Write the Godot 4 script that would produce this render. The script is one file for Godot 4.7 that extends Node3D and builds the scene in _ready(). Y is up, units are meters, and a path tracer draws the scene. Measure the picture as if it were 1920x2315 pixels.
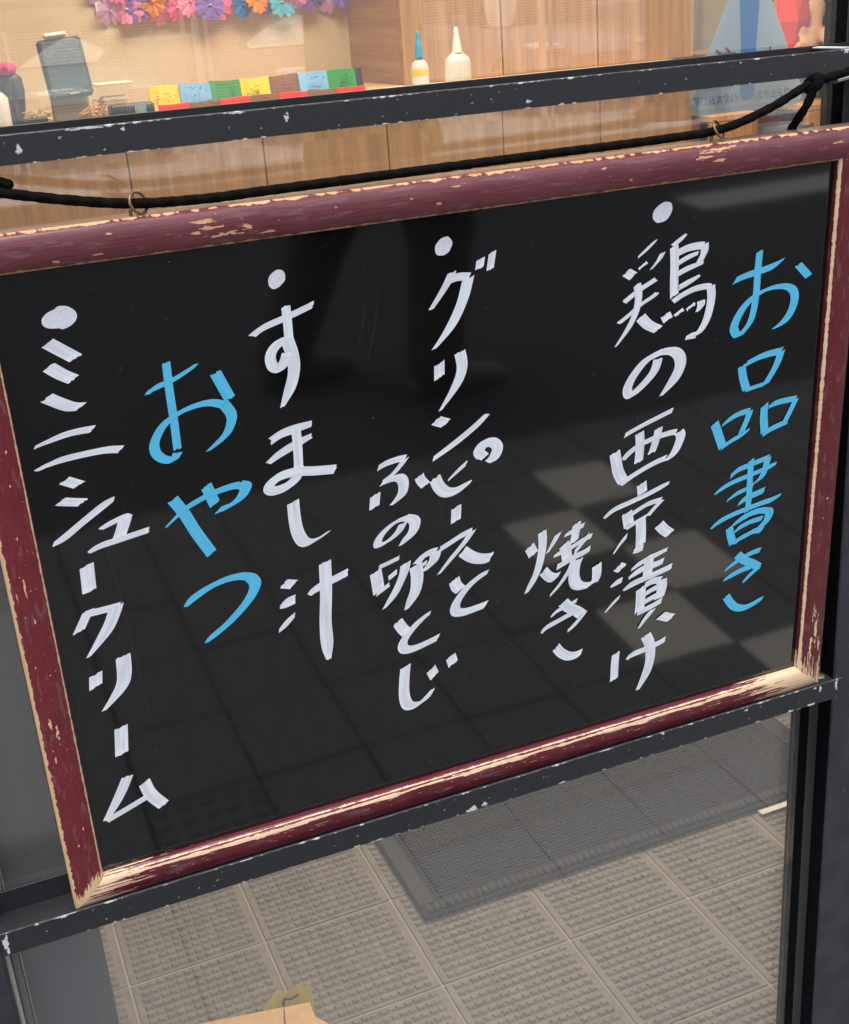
extends Node3D
# A shop front seen from the pavement: a hand-lettered menu board stands in a black metal tray before a glass pane.
# x runs along the front, y is up, z points out to the street. The pavement is y = 0.

const LEAN := 0.0415
const BOARD_C := Vector3(0, 0.96, 0)
const GLASS_Z := -0.040

var rng := RandomNumberGenerator.new()
var M := {}
var board: Node3D
var panel: MeshInstance3D
var g_st: SurfaceTool
var g_name := ""
var g_count := 0


func _ready() -> void:
	rng.seed = 7
	set_camera()
	set_light()
	make_materials()
	build_setting()
	build_shop()
	build_street()
	build_interior()
	build_people()
	build_rails()
	build_board()
	write_board()
	build_cord()


func set_camera() -> void:
	var cam := Camera3D.new()
	cam.name = "camera"
	var right := Vector3(0.92130816, -0.06851639, 0.38274897)
	var up := Vector3(0.20438104, 0.9227362, -0.32678171)
	var back := Vector3(-0.33078643, 0.37929329, 0.86412785)
	cam.transform = Transform3D(Basis(right, up, back), Vector3(-0.29926449, 1.27247362, 0.69141405))
	cam.fov = 44.308
	cam.near = 0.02
	cam.far = 300.0
	add_child(cam)
	cam.current = true


func set_light() -> void:
	var we := WorldEnvironment.new()
	we.name = "environment"
	var e := Environment.new()
	e.background_mode = Environment.BG_SKY
	var sky := Sky.new()
	var sm := ProceduralSkyMaterial.new()
	sm.sky_top_color = Color(0.93, 0.96, 1.0)
	sm.sky_horizon_color = Color(0.62, 0.66, 0.72)
	sm.sky_curve = 0.5
	sm.ground_bottom_color = Color(0.30, 0.30, 0.30)
	sm.ground_horizon_color = Color(0.62, 0.64, 0.66)
	sm.sky_energy_multiplier = 1.0
	sky.sky_material = sm
	e.sky = sky
	e.background_energy_multiplier = 1.0
	e.tonemap_mode = Environment.TONE_MAPPER_LINEAR
	e.tonemap_exposure = 2.0
	e.sdfgi_enabled = true
	e.ssao_enabled = true
	e.ssil_enabled = true
	we.environment = e
	add_child(we)
	var sun := DirectionalLight3D.new()
	sun.name = "sun"
	sun.light_energy = 0.5
	sun.light_color = Color(1.0, 0.98, 0.95)
	sun.light_angular_distance = 24.0
	sun.shadow_enabled = true
	add_child(sun)
	# a bright overcast: the sun is only a broad bright patch high in the cloud
	sun.look_at_from_position(Vector3.ZERO, Vector3(0.15, -1.0, -0.22), Vector3.UP)


# ---------------------------------------------------------------- nodes
func numbered(n: String, parent: Node) -> String:
	if not parent.has_node(n):
		return n
	var k := 1
	while parent.has_node("%s_%03d" % [n, k]):
		k += 1
	return "%s_%03d" % [n, k]


func obj(called: String, mesh: Mesh, m: Material, parent: Node = self, at := Vector3.ZERO) -> MeshInstance3D:
	var o := MeshInstance3D.new()
	o.name = numbered(called, parent)
	o.mesh = mesh
	o.material_override = m
	o.position = at
	parent.add_child(o, true)
	return o


func thing(called: String, label: String, category: String, at := Vector3.ZERO, turn := 0.0, group := "") -> Node3D:
	var o := Node3D.new()
	o.name = numbered(called, self)
	o.position = at
	o.rotation.y = turn
	add_child(o, true)
	tag(o, label, category, group)
	return o


func tag(o: Node, label: String, category: String, group := "") -> void:
	o.set_meta("label", label)
	o.set_meta("category", category)
	if group:
		o.set_meta("group", group)


func struct(called: String, label: String, mesh: Mesh, m: Material, at := Vector3.ZERO) -> MeshInstance3D:
	var o := obj(called, mesh, m, self, at)
	o.set_meta("kind", "structure")
	o.set_meta("label", label)
	o.set_meta("category", called.replace("_", " "))
	return o


# ---------------------------------------------------------------- mesh helpers
func st_new() -> SurfaceTool:
	var st := SurfaceTool.new()
	st.begin(Mesh.PRIMITIVE_TRIANGLES)
	return st


func done(st: SurfaceTool, smooth := false) -> ArrayMesh:
	st.generate_normals()
	st.index()
	return st.commit()


# a quad whose corners run counter-clockwise seen from its front
func quad(st: SurfaceTool, a: Vector3, b: Vector3, c: Vector3, d: Vector3, group := -1, uv := []) -> void:
	st.set_smooth_group(group)
	var v := [a, b, c, d]
	var t: Array = uv if uv.size() else [Vector2(0, 0), Vector2((b - a).length(), 0), Vector2((b - a).length(), (d - a).length()), Vector2(0, (d - a).length())]
	for i in [0, 2, 1, 0, 3, 2]:
		st.set_uv(t[i])
		st.add_vertex(v[i])


func tri(st: SurfaceTool, a: Vector3, b: Vector3, c: Vector3, group := -1) -> void:
	st.set_smooth_group(group)
	for v in [a, c, b]:
		st.set_uv(Vector2(v.x, v.y + v.z))
		st.add_vertex(v)


# a box with chamfered edges
func add_box(st: SurfaceTool, c: Vector3, s: Vector3, b := 0.0) -> void:
	var h := s * 0.5
	b = minf(b, minf(h.x, minf(h.y, h.z)) * 0.9)
	var ax := [Vector3.RIGHT, Vector3.UP, Vector3.BACK]
	for i in 3:
		var u: Vector3 = ax[(i + 1) % 3]
		var v: Vector3 = ax[(i + 2) % 3]
		for sg in [1.0, -1.0]:
			var n: Vector3 = ax[i] * sg
			var hn: float = h[i]
			var hu: float = h[(i + 1) % 3] - b
			var hv: float = h[(i + 2) % 3] - b
			var o := c + n * hn
			if sg > 0:
				quad(st, o - u * hu - v * hv, o + u * hu - v * hv, o + u * hu + v * hv, o - u * hu + v * hv)
			else:
				quad(st, o + u * hu - v * hv, o - u * hu - v * hv, o - u * hu + v * hv, o + u * hu + v * hv)
	if b <= 0.0:
		return
	for i in 3:
		var j := (i + 1) % 3
		var k := (i + 2) % 3
		for si in [1.0, -1.0]:
			for sj in [1.0, -1.0]:
				var p: Vector3 = c + ax[i] * (si * h[i]) + ax[j] * (sj * (h[j] - b))
				var r: Vector3 = c + ax[i] * (si * (h[i] - b)) + ax[j] * (sj * h[j])
				var w: Vector3 = ax[k] * (h[k] - b)
				if si * sj > 0:
					quad(st, p - w, r - w, r + w, p + w)
				else:
					quad(st, r - w, p - w, p + w, r + w)
	for sx in [1.0, -1.0]:
		for sy in [1.0, -1.0]:
			for sz in [1.0, -1.0]:
				var p1 := c + Vector3(sx * h.x, sy * (h.y - b), sz * (h.z - b))
				var p2 := c + Vector3(sx * (h.x - b), sy * h.y, sz * (h.z - b))
				var p3 := c + Vector3(sx * (h.x - b), sy * (h.y - b), sz * h.z)
				if sx * sy * sz > 0:
					tri(st, p1, p2, p3)
				else:
					tri(st, p1, p3, p2)


func box(c: Vector3, s: Vector3, b := 0.0) -> ArrayMesh:
	var st := st_new()
	add_box(st, c, s, b)
	return done(st)


# a box given by its lowest and highest corner
func span(lo: Vector3, hi: Vector3, b := 0.0) -> ArrayMesh:
	return box((lo + hi) * 0.5, hi - lo, b)


# turned shape: [radius, height] pairs from the bottom up
func add_lathe(st: SurfaceTool, prof: Array, n := 24, sx := 1.0, sz := 1.0, at := Vector3.ZERO) -> void:
	for i in prof.size() - 1:
		var a: Array = prof[i]
		var b: Array = prof[i + 1]
		for k in n:
			var t0 := TAU * k / n
			var t1 := TAU * (k + 1) / n
			var d0 := Vector3(sin(t0) * sx, 0, cos(t0) * sz)
			var d1 := Vector3(sin(t1) * sx, 0, cos(t1) * sz)
			quad(st, at + d0 * a[0] + Vector3(0, a[1], 0), at + d1 * a[0] + Vector3(0, a[1], 0), at + d1 * b[0] + Vector3(0, b[1], 0), at + d0 * b[0] + Vector3(0, b[1], 0), 1, [Vector2(float(k) / n, a[1]), Vector2(float(k + 1) / n, a[1]), Vector2(float(k + 1) / n, b[1]), Vector2(float(k) / n, b[1])])


func lathe(prof: Array, n := 24, sx := 1.0, sz := 1.0) -> ArrayMesh:
	var st := st_new()
	add_lathe(st, prof, n, sx, sz)
	return done(st)


# a smooth line through points
func spline(p: Array, per := 6, closed := false) -> Array:
	var out := []
	var n := p.size()
	for i in (n if closed else n - 1):
		var a = p[(i - 1 + n) % n] if closed else p[maxi(i - 1, 0)]
		var b = p[i]
		var c = p[(i + 1) % n]
		var d = p[(i + 2) % n] if closed else p[mini(i + 2, n - 1)]
		for k in per:
			var t := float(k) / per
			out.append(0.5 * ((2.0 * b) + (c - a) * t + (2.0 * a - 5.0 * b + 4.0 * c - d) * t * t + (3.0 * b - a - 3.0 * c + d) * t * t * t))
	if not closed:
		out.append(p[n - 1])
	return out


# a tube along points; braid > 0 gives the surface the ridges of a braided cord
func add_tube(st: SurfaceTool, p: Array, r0: float, r1: float, n := 10, braid := 0.0, caps := true) -> void:
	var up := Vector3(0.137, 0.83, 0.54).normalized()
	var rings := []
	var run := 0.0
	for i in p.size():
		var d: Vector3 = (p[mini(i + 1, p.size() - 1)] - p[maxi(i - 1, 0)]).normalized()
		up = (up - d * up.dot(d)).normalized()
		var sd := d.cross(up)
		if i > 0:
			run += (p[i] - p[i - 1]).length()
		var r := lerpf(r0, r1, float(i) / maxf(p.size() - 1, 1))
		var ring := []
		for k in n:
			var a := TAU * k / n
			var rr := r
			if braid > 0.0:
				var w := run / (r0 * 1.7)
				rr *= 1.0 + braid * (maxf(sin(a * 2.0 + w * 2.2), sin(-a * 2.0 + w * 2.2)) - 0.35)
			ring.append(p[i] + (up * cos(a) + sd * sin(a)) * rr)
		rings.append(ring)
	for i in p.size() - 1:
		for k in n:
			var k1 := (k + 1) % n
			quad(st, rings[i][k], rings[i][k1], rings[i + 1][k1], rings[i + 1][k], 1)
	if caps:
		for k in n:
			tri(st, p[0], rings[0][(k + 1) % n], rings[0][k])
			tri(st, p[-1], rings[-1][k], rings[-1][(k + 1) % n])


func tube(p: Array, r0: float, r1 := -1.0, n := 10, braid := 0.0) -> ArrayMesh:
	var st := st_new()
	add_tube(st, p, r0, r0 if r1 < 0 else r1, n, braid)
	return done(st)


# a flat outline in x, y pushed out from z0 to z1
func prism(outline: PackedVector2Array, z0: float, z1: float) -> ArrayMesh:
	var st := st_new()
	add_prism(st, outline, z0, z1)
	return done(st)


func add_prism(st: SurfaceTool, outline: PackedVector2Array, z0: float, z1: float) -> void:
	if Geometry2D.is_polygon_clockwise(outline):
		outline.reverse()
	var ix := Geometry2D.triangulate_polygon(outline)
	for i in range(0, ix.size(), 3):
		var p := []
		for k in 3:
			p.append(outline[ix[i + k]])
		if (p[1] - p[0]).cross(p[2] - p[0]) < 0:
			p.reverse()
		tri(st, Vector3(p[0].x, p[0].y, z1), Vector3(p[1].x, p[1].y, z1), Vector3(p[2].x, p[2].y, z1))
		tri(st, Vector3(p[0].x, p[0].y, z0), Vector3(p[2].x, p[2].y, z0), Vector3(p[1].x, p[1].y, z0))
	var n := outline.size()
	for i in n:
		var a := outline[i]
		var b := outline[(i + 1) % n]
		quad(st, Vector3(a.x, a.y, z0), Vector3(b.x, b.y, z0), Vector3(b.x, b.y, z1), Vector3(a.x, a.y, z1))


# ---------------------------------------------------------------- materials
func mat(r: float, g: float, b: float, rough := 0.6, metal := 0.0) -> StandardMaterial3D:
	var m := StandardMaterial3D.new()
	m.albedo_color = Color(r, g, b).linear_to_srgb()
	m.roughness = rough
	m.metallic = metal
	return m


func noise(seed_: int, freq: float, oct := 4, kind := FastNoiseLite.TYPE_SIMPLEX_SMOOTH) -> FastNoiseLite:
	var n := FastNoiseLite.new()
	n.seed = seed_
	n.frequency = freq
	n.noise_type = kind
	n.fractal_octaves = oct
	return n


# seamless mottling between two linear colours
func noise_tex(seed_: int, freq: float, lo: Color, hi: Color, size := 512, oct := 5) -> NoiseTexture2D:
	var t := NoiseTexture2D.new()
	t.width = size
	t.height = size
	t.seamless = true
	t.noise = noise(seed_, freq, oct)
	var ramp := Gradient.new()
	ramp.set_color(0, lo.linear_to_srgb())
	ramp.set_color(1, hi.linear_to_srgb())
	t.color_ramp = ramp
	return t


func bump_tex(seed_: int, freq: float, oct := 4) -> NoiseTexture2D:
	var t := NoiseTexture2D.new()
	t.width = 512
	t.height = 512
	t.seamless = true
	t.noise = noise(seed_, freq, oct)
	return t


func mottled(seed_: int, freq: float, lo: Color, hi: Color, rough: float, scale_: float, bump := 0.0) -> StandardMaterial3D:
	var m := StandardMaterial3D.new()
	m.albedo_texture = noise_tex(seed_, freq, lo, hi)
	m.roughness = rough
	m.uv1_triplanar = true
	m.uv1_world_triplanar = true
	m.uv1_scale = Vector3.ONE * scale_
	if bump > 0.0:
		m.heightmap_enabled = true
		m.heightmap_texture = bump_tex(seed_ + 50, freq * 2.0)
		m.heightmap_scale = bump
	return m


# wood with straight grain along v, in metres of uv
func wood(seed_: int, lo: Color, hi: Color, rough: float) -> StandardMaterial3D:
	var w := 384
	var im := Image.create(w, 512, false, Image.FORMAT_RGB8)
	var n1 := noise(seed_, 0.030, 3)
	var n2 := noise(seed_ + 1, 0.16, 2)
	for y in 512:
		for x in w:
			var a := n1.get_noise_2d(x, y * 0.06) * 0.9 + n2.get_noise_2d(x, y * 0.045) * 0.5
			im.set_pixel(x, y, lo.lerp(hi, clampf(0.5 + a * 0.8, 0.0, 1.0)).linear_to_srgb())
	var m := StandardMaterial3D.new()
	m.albedo_texture = ImageTexture.create_from_image(im)
	m.roughness = rough
	m.uv1_scale = Vector3(2.2, 1.1, 1)
	return m


func make_materials() -> void:
	M.black_metal = mat(0.020, 0.021, 0.024, 0.38)
	M.dark_metal = mat(0.030, 0.031, 0.035, 0.5)
	M.slate = speckled(11, Color(0.034, 0.036, 0.044), 0.45)
	M.matte_black = mat(0.006, 0.006, 0.007, 0.85)
	M.matte_black.metallic_specular = 0.15
	M.stile_grey = mat(0.040, 0.044, 0.044, 0.6)
	M.reflection_grey = mat(0.16, 0.16, 0.155, 0.3)  # lighter than the right stile: reflected brightness put into the colour
	M.reflection_pale = mat(0.42, 0.39, 0.36, 0.35)  # pale tone stands for the floor mirrored in the shiny stile side
	M.panel_black = mat(0.006, 0.006, 0.007, 0.06)
	var glass := StandardMaterial3D.new()
	glass.albedo_color = Color(1, 1, 1, 0.03)
	glass.transparency = BaseMaterial3D.TRANSPARENCY_ALPHA
	glass.roughness = 0.0
	M.glass = glass
	M.paint = marker()
	M.print_flat = marker()
	M.floor_tile = mottled(21, 0.02, Color(0.155, 0.145, 0.132), Color(0.235, 0.220, 0.200), 0.6, 3.0)
	M.grout = mat(0.34, 0.32, 0.29, 0.85)
	M.mat_fibre = mottled(22, 0.08, Color(0.035, 0.036, 0.038), Color(0.075, 0.076, 0.08), 0.95, 6.0)
	M.paver_dark = mottled(23, 0.03, Color(0.075, 0.075, 0.078), Color(0.125, 0.125, 0.128), 0.8, 2.4)
	M.paver_beige = mottled(24, 0.03, Color(0.42, 0.39, 0.335), Color(0.54, 0.505, 0.44), 0.8, 2.4)
	M.paver_pale = mottled(25, 0.03, Color(0.50, 0.50, 0.50), Color(0.62, 0.62, 0.62), 0.75, 2.4)
	M.bedding = mat(0.035, 0.035, 0.035, 0.9)
	M.asphalt = mottled(26, 0.05, Color(0.024, 0.024, 0.025), Color(0.045, 0.045, 0.046), 0.9, 1.2)
	M.concrete = mottled(27, 0.02, Color(0.50, 0.48, 0.47), Color(0.64, 0.62, 0.60), 0.85, 0.5)
	M.road_paint = mat(0.40, 0.40, 0.40, 0.8)
	M.wall_out = mottled(28, 0.02, Color(0.40, 0.39, 0.37), Color(0.52, 0.50, 0.47), 0.8, 0.5)
	M.wood_panel = wood(31, Color(0.34, 0.185, 0.085), Color(0.50, 0.295, 0.15), 0.42)
	M.wood_pale = wood(32, Color(0.52, 0.36, 0.21), Color(0.66, 0.48, 0.30), 0.45)
	M.wood_orange = wood(33, Color(0.50, 0.22, 0.05), Color(0.64, 0.31, 0.08), 0.45)
	M.joint = mat(0.06, 0.035, 0.02, 0.8)
	M.cream = mottled(34, 0.02, Color(0.60, 0.50, 0.33), Color(0.68, 0.58, 0.40), 0.85, 1.5)
	M.wall_in = mottled(35, 0.01, Color(0.56, 0.44, 0.29), Color(0.62, 0.50, 0.34), 0.85, 1.0)
	M.ceiling = mat(0.72, 0.70, 0.66, 0.9)
	M.lamp_glow = mat(0.8, 0.8, 0.8)
	M.lamp_glow.emission_enabled = true
	M.lamp_glow.emission = Color(1.0, 0.93, 0.82)
	M.lamp_glow.emission_energy_multiplier = 2.0
	M.cord = mat(0.0055, 0.005, 0.0045, 0.95)
	M.cord.metallic_specular = 0.2
	M.brass = mat(0.26, 0.17, 0.09, 0.42, 0.8)
	M.chrome = mat(0.75, 0.75, 0.76, 0.18, 1.0)
	M.card = mottled(36, 0.03, Color(0.58, 0.37, 0.19), Color(0.68, 0.45, 0.25), 0.8, 4.0)
	M.yellow_film = mat(0.78, 0.72, 0.25, 0.4)
	M.yellow_film.backlight_enabled = true
	M.yellow_film.backlight = Color(0.5, 0.48, 0.2)
	M.white_plastic = mat(0.78, 0.77, 0.72, 0.35)
	M.milky = mat(0.72, 0.70, 0.66, 0.35)
	M.milky.backlight_enabled = true
	M.milky.backlight = Color(0.5, 0.5, 0.48)
	M.tyre = mat(0.015, 0.015, 0.015, 0.8)
	M.rim = mat(0.45, 0.45, 0.46, 0.3, 0.9)
	M.car_glass = mat(0.02, 0.025, 0.03, 0.05)
	M.skin = mat(0.52, 0.30, 0.19, 0.55)
	M.hair = mat(0.012, 0.010, 0.009, 0.5)


# black lacquer with small worn flecks
func speckled(seed_: int, base: Color, rough: float) -> StandardMaterial3D:
	var im := Image.create(512, 512, false, Image.FORMAT_RGB8)
	var n := noise(seed_, 0.02, 3)
	for y in 512:
		for x in 512:
			im.set_pixel(x, y, (base * (1.0 + 0.35 * n.get_noise_2d(x, y))).linear_to_srgb())
	var r := RandomNumberGenerator.new()
	r.seed = seed_
	for i in 46:
		var c := base.lerp(Color(0.5, 0.5, 0.5), r.randf_range(0.05, 0.45)).linear_to_srgb()
		var p := Vector2(r.randi_range(4, 500), r.randi_range(4, 500))
		var d := Vector2.from_angle(r.randf() * TAU) * 0.9
		for k in r.randi_range(1, 5):
			im.set_pixel(int(p.x + d.x * k), int(p.y + d.y * k), c)
	var m := StandardMaterial3D.new()
	m.albedo_texture = ImageTexture.create_from_image(im)
	m.roughness = rough
	m.uv1_triplanar = true
	m.uv1_world_triplanar = true
	m.uv1_scale = Vector3.ONE * 2.2
	return m


func marker() -> StandardMaterial3D:
	var m := mat(1, 1, 1, 0.5)
	m.vertex_color_use_as_albedo = true
	return m


# ---------------------------------------------------------------- ground, road
func build_setting() -> void:
	# near pavement: a bed with laid pavers, two columns of it in a beige and dark chequer
	var bed := struct("pavement", "dark grey paved footway in front of the shop", span(Vector3(-7, -0.20, -0.014), Vector3(11, -0.03, 2.08)), M.bedding)
	var w := 0.19
	var d := 0.2145
	var plain := [box(Vector3.ZERO, Vector3(w - 0.003, 0.03, d - 0.003), 0.0012), box(Vector3(0, -0.0006, 0), Vector3(w - 0.0036, 0.03, d - 0.003), 0.0018)]
	var first := box(Vector3(0, 0, 0.0355), Vector3(w - 0.003, 0.03, d - 0.074), 0.0012)
	var raised := tactile_mesh(w - 0.003, d - 0.003)
	var edge_l := 0.81 - 5.0 * w
	for ix in 16:
		for iz in 10:
			var x := edge_l + (ix + 0.5) * w
			var z := 2.08 - (9.5 - iz) * d
			var chequer := (ix == 5 or ix == 6) and iz >= 4 and iz <= 8 and (ix + iz) % 2 == 0
			var bars := ix <= 0 and iz >= 1 and iz <= 4
			obj("paver", raised if bars else (first if iz == 0 else plain[(ix + iz * 3) % 2]), M.paver_beige if chequer else M.paver_dark, bed, Vector3(x, -0.015 + rng.randf_range(-0.0006, 0.0006), z))
	# the rest of the footway, too far to the sides to tell its pavers apart
	var st := st_new()
	add_box(st, Vector3((-7.0 + edge_l) / 2, -0.016, 1.036), Vector3(7.0 + edge_l - 0.006, 0.026, 2.09), 0.003)
	var far_x := edge_l + 16 * w
	add_box(st, Vector3((far_x + 11.0) / 2, -0.016, 1.036), Vector3(11.0 - far_x - 0.006, 0.026, 2.09), 0.003)
	var rest := obj("paver_field", done(st), M.paver_dark, bed)
	rest.set_meta("kind", "stuff")
	struct("kerb", "flush concrete kerb between footway and road", span(Vector3(-7, -0.2, 2.084), Vector3(11, -0.006, 2.10), 0.003), M.bedding)
	struct("road", "dark asphalt road along the shop front", span(Vector3(-40, -0.3, 2.101), Vector3(60, -0.022, 9.2)), M.asphalt)
	struct("road_marking", "white painted line along the asphalt road", span(Vector3(2.95, -0.021, 4.00), Vector3(14, -0.018, 4.26)), M.road_paint)
	struct("road_marking", "white painted edge line on the far side of the road", span(Vector3(-20, -0.021, 8.7), Vector3(30, -0.018, 8.86)), M.road_paint)
	struct("far_pavement", "pale concrete forecourt across the road", span(Vector3(-40, -0.3, 9.2), Vector3(60, 0.03, 24)), M.concrete)
	struct("ground", "bare ground beyond the street", span(Vector3(-150, -0.5, -150), Vector3(150, -0.31, 150)), M.asphalt)


func tactile_mesh(w: float, d: float) -> ArrayMesh:
	var st := st_new()
	add_box(st, Vector3.ZERO, Vector3(w, 0.03, d), 0.002)
	for i in 5:
		for k in 6:
			add_box(st, Vector3(-w / 2 + w * (i + 0.5) / 5, 0.0165, -d / 2 + d * (k + 0.5) / 6), Vector3(0.024, 0.005, 0.022), 0.002)
	return done(st)


# ---------------------------------------------------------------- the shop
func build_shop() -> void:
	var b := thing("shop_building", "dark framed shop front with a glass pane behind the menu board", "building", Vector3.ZERO)
	obj("door_post", span(Vector3(0.312, 0.0, -0.054), Vector3(0.66, 2.3, -0.014), 0.0015), M.slate, b)
	obj("door_post", span(Vector3(-0.66, 0.0, -0.054), Vector3(-0.3395, 2.3, -0.014), 0.0015), M.slate, b)
	obj("added_side_strip", span(Vector3(0.3112, 0.0, -0.054), Vector3(0.3118, 2.3, -0.0145)), M.matte_black, b)  # thin black strip added so the post's left side stays dark
	obj("stile", span(Vector3(0.302, 0.0, -0.052), Vector3(0.3110, 2.2, -0.0295), 0.0004), M.matte_black, b)
	obj("lit_stile_front", span(Vector3(0.3022, 0.0, -0.0294), Vector3(0.3110, 2.2, -0.0285), 0.0003), M.stile_grey, b)  # grey front on a black core: its stronger light put into colour
	obj("stile", span(Vector3(-0.3365, 0.0, -0.052), Vector3(-0.3315, 2.2, -0.0285), 0.0008), M.reflection_grey, b)
	obj("reflection_strip", span(Vector3(-0.3395, 0.0, -0.052), Vector3(-0.3365, 2.2, -0.021), 0.0006), M.reflection_pale, b)  # pale strip added for a floor reflection on the stile
	obj("bottom_rail", span(Vector3(-0.3315, 0.0, -0.07), Vector3(0.302, 0.10, -0.0285), 0.001), M.slate, b)
	obj("top_rail", span(Vector3(-0.3395, 2.2, -0.16), Vector3(0.312, 2.3, -0.0145), 0.001), M.slate, b)
	obj("glass_pane", span(Vector3(-0.3312, 0.10, -0.044), Vector3(0.3018, 2.2, -0.040)), M.glass, b)
	obj("added_reflection_sheet", span(Vector3(-0.3312, 0.10, -0.0488), Vector3(0.3018, 2.2, -0.0448)), M.glass, b)  # second sheet added to strengthen the pane's reflections
	obj("dark_inner_panel", span(Vector3(-0.3312, 0.10, -0.070), Vector3(-0.2772, 1.175, -0.060), 0.001), M.dark_metal, b)
	# walls round the pane and the storeys above, unseen, their height set for the shade they cast
	obj("front_wall", span(Vector3(-6, 0.0, -0.2), Vector3(-0.661, 2.3, -0.016)), M.wall_out, b)
	obj("front_wall", span(Vector3(0.661, 0.0, -0.2), Vector3(9, 2.3, -0.016)), M.wall_out, b)
	obj("upper_wall", span(Vector3(-6, 2.301, -0.2), Vector3(9, 7.6, -0.012)), M.wall_out, b)
	obj("side_wall", span(Vector3(-6, 0.0, -4.6), Vector3(-5.8, 7.6, -0.201)), M.wall_out, b)
	obj("side_wall", span(Vector3(8.8, 0.0, -4.6), Vector3(9, 7.6, -0.201)), M.wall_out, b)
	obj("rear_wall", span(Vector3(-5.799, 0.0, -4.6), Vector3(8.799, 7.6, -4.4)), M.wall_out, b)
	obj("roof", span(Vector3(-6, 7.601, -4.6), Vector3(9, 7.8, -0.012)), M.wall_out, b)
	obj("ceiling", span(Vector3(-5.79, 2.65, -4.39), Vector3(8.79, 2.8, -0.201)), M.ceiling, b)


# ---------------------------------------------------------------- what the glass mirrors: the far side of the street
func build_street() -> void:
	car("pale green parked car with its front towards the shop", Vector3(1.35, 0.03, 13.0), Color(0.30, 0.46, 0.36))
	car("red parked car beside the pale green one across the road", Vector3(3.85, 0.03, 13.0), Color(0.46, 0.045, 0.03))
	car("white parked car at the left end of the row across the road", Vector3(-1.15, 0.03, 13.2), Color(0.74, 0.74, 0.73))
	car("silver parked car to the right of the red one across the road", Vector3(6.6, 0.03, 13.1), Color(0.42, 0.43, 0.45))
	var pole := thing("utility_pole", "dark brown steel pole standing at the far edge of the road", "pole", Vector3(6.55, 0.0, 9.9))
	obj("pole_shaft", lathe([[0.21, 0.0], [0.20, 3.0], [0.16, 8.0], [0.0, 8.01]], 20), mat(0.035, 0.022, 0.015, 0.6), pole)
	obj("base_collar", lathe([[0.30, 0.03], [0.30, 0.10], [0.215, 0.16]], 20), mat(0.05, 0.04, 0.03, 0.6), pole)
	# a white wire-mesh fence on posts
	var white := mat(0.78, 0.78, 0.76, 0.5)
	var f := thing("mesh_fence", "white posts with a fine wire mesh along the forecourt", "fence", Vector3(-1.0, 0.03, 10.2))
	for i in 9:
		var post := st_new()
		add_box(post, Vector3(i * 1.6, 0.6, 0), Vector3(0.05, 1.2, 0.05), 0.006)
		add_box(post, Vector3(i * 1.6 + 0.09, 0.6, 0), Vector3(0.03, 1.2, 0.03), 0.006)
		obj("post", done(post), white, f)
	var wires := st_new()
	for i in 46:
		add_box(wires, Vector3(6.4, 0.05 + i * 0.025, 0.03), Vector3(12.8, 0.0034, 0.0034))
	for i in 510:
		add_box(wires, Vector3(i * 0.025, 0.6, 0.037), Vector3(0.003, 1.15, 0.003))
	obj("wire_mesh", done(wires), white, f).set_meta("kind", "stuff")
	# the building that closes the street
	var h := thing("far_building", "pale low building with wide windows across the street", "building", Vector3(0, 0.03, 19.0))
	obj("wall", span(Vector3(-20, 0, 0), Vector3(30, 5.5, 0.3)), M.wall_out, h)
	obj("roof", span(Vector3(-20.3, 5.5, -0.5), Vector3(30.3, 5.7, 0.6), 0.02), M.concrete, h)
	for i in 14:
		var x := -17.0 + i * 3.3
		var fr := obj("window", window_frame(Vector3(x, 0.9, -0.06), Vector2(2.4, 1.5)), white, h)
		obj("pane", span(Vector3(x + 0.06, 0.96, -0.03), Vector3(x + 2.34, 2.34, -0.01)), M.car_glass, fr)


func window_frame(at: Vector3, s: Vector2) -> ArrayMesh:
	var st := st_new()
	add_box(st, at + Vector3(s.x / 2, 0.03, 0), Vector3(s.x, 0.06, 0.1), 0.008)
	add_box(st, at + Vector3(s.x / 2, s.y - 0.03, 0), Vector3(s.x, 0.06, 0.1), 0.008)
	for x in [0.03, s.x / 2, s.x - 0.03]:
		add_box(st, at + Vector3(x, s.y / 2, 0), Vector3(0.06, s.y - 0.12, 0.1), 0.008)
	return done(st)


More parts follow.
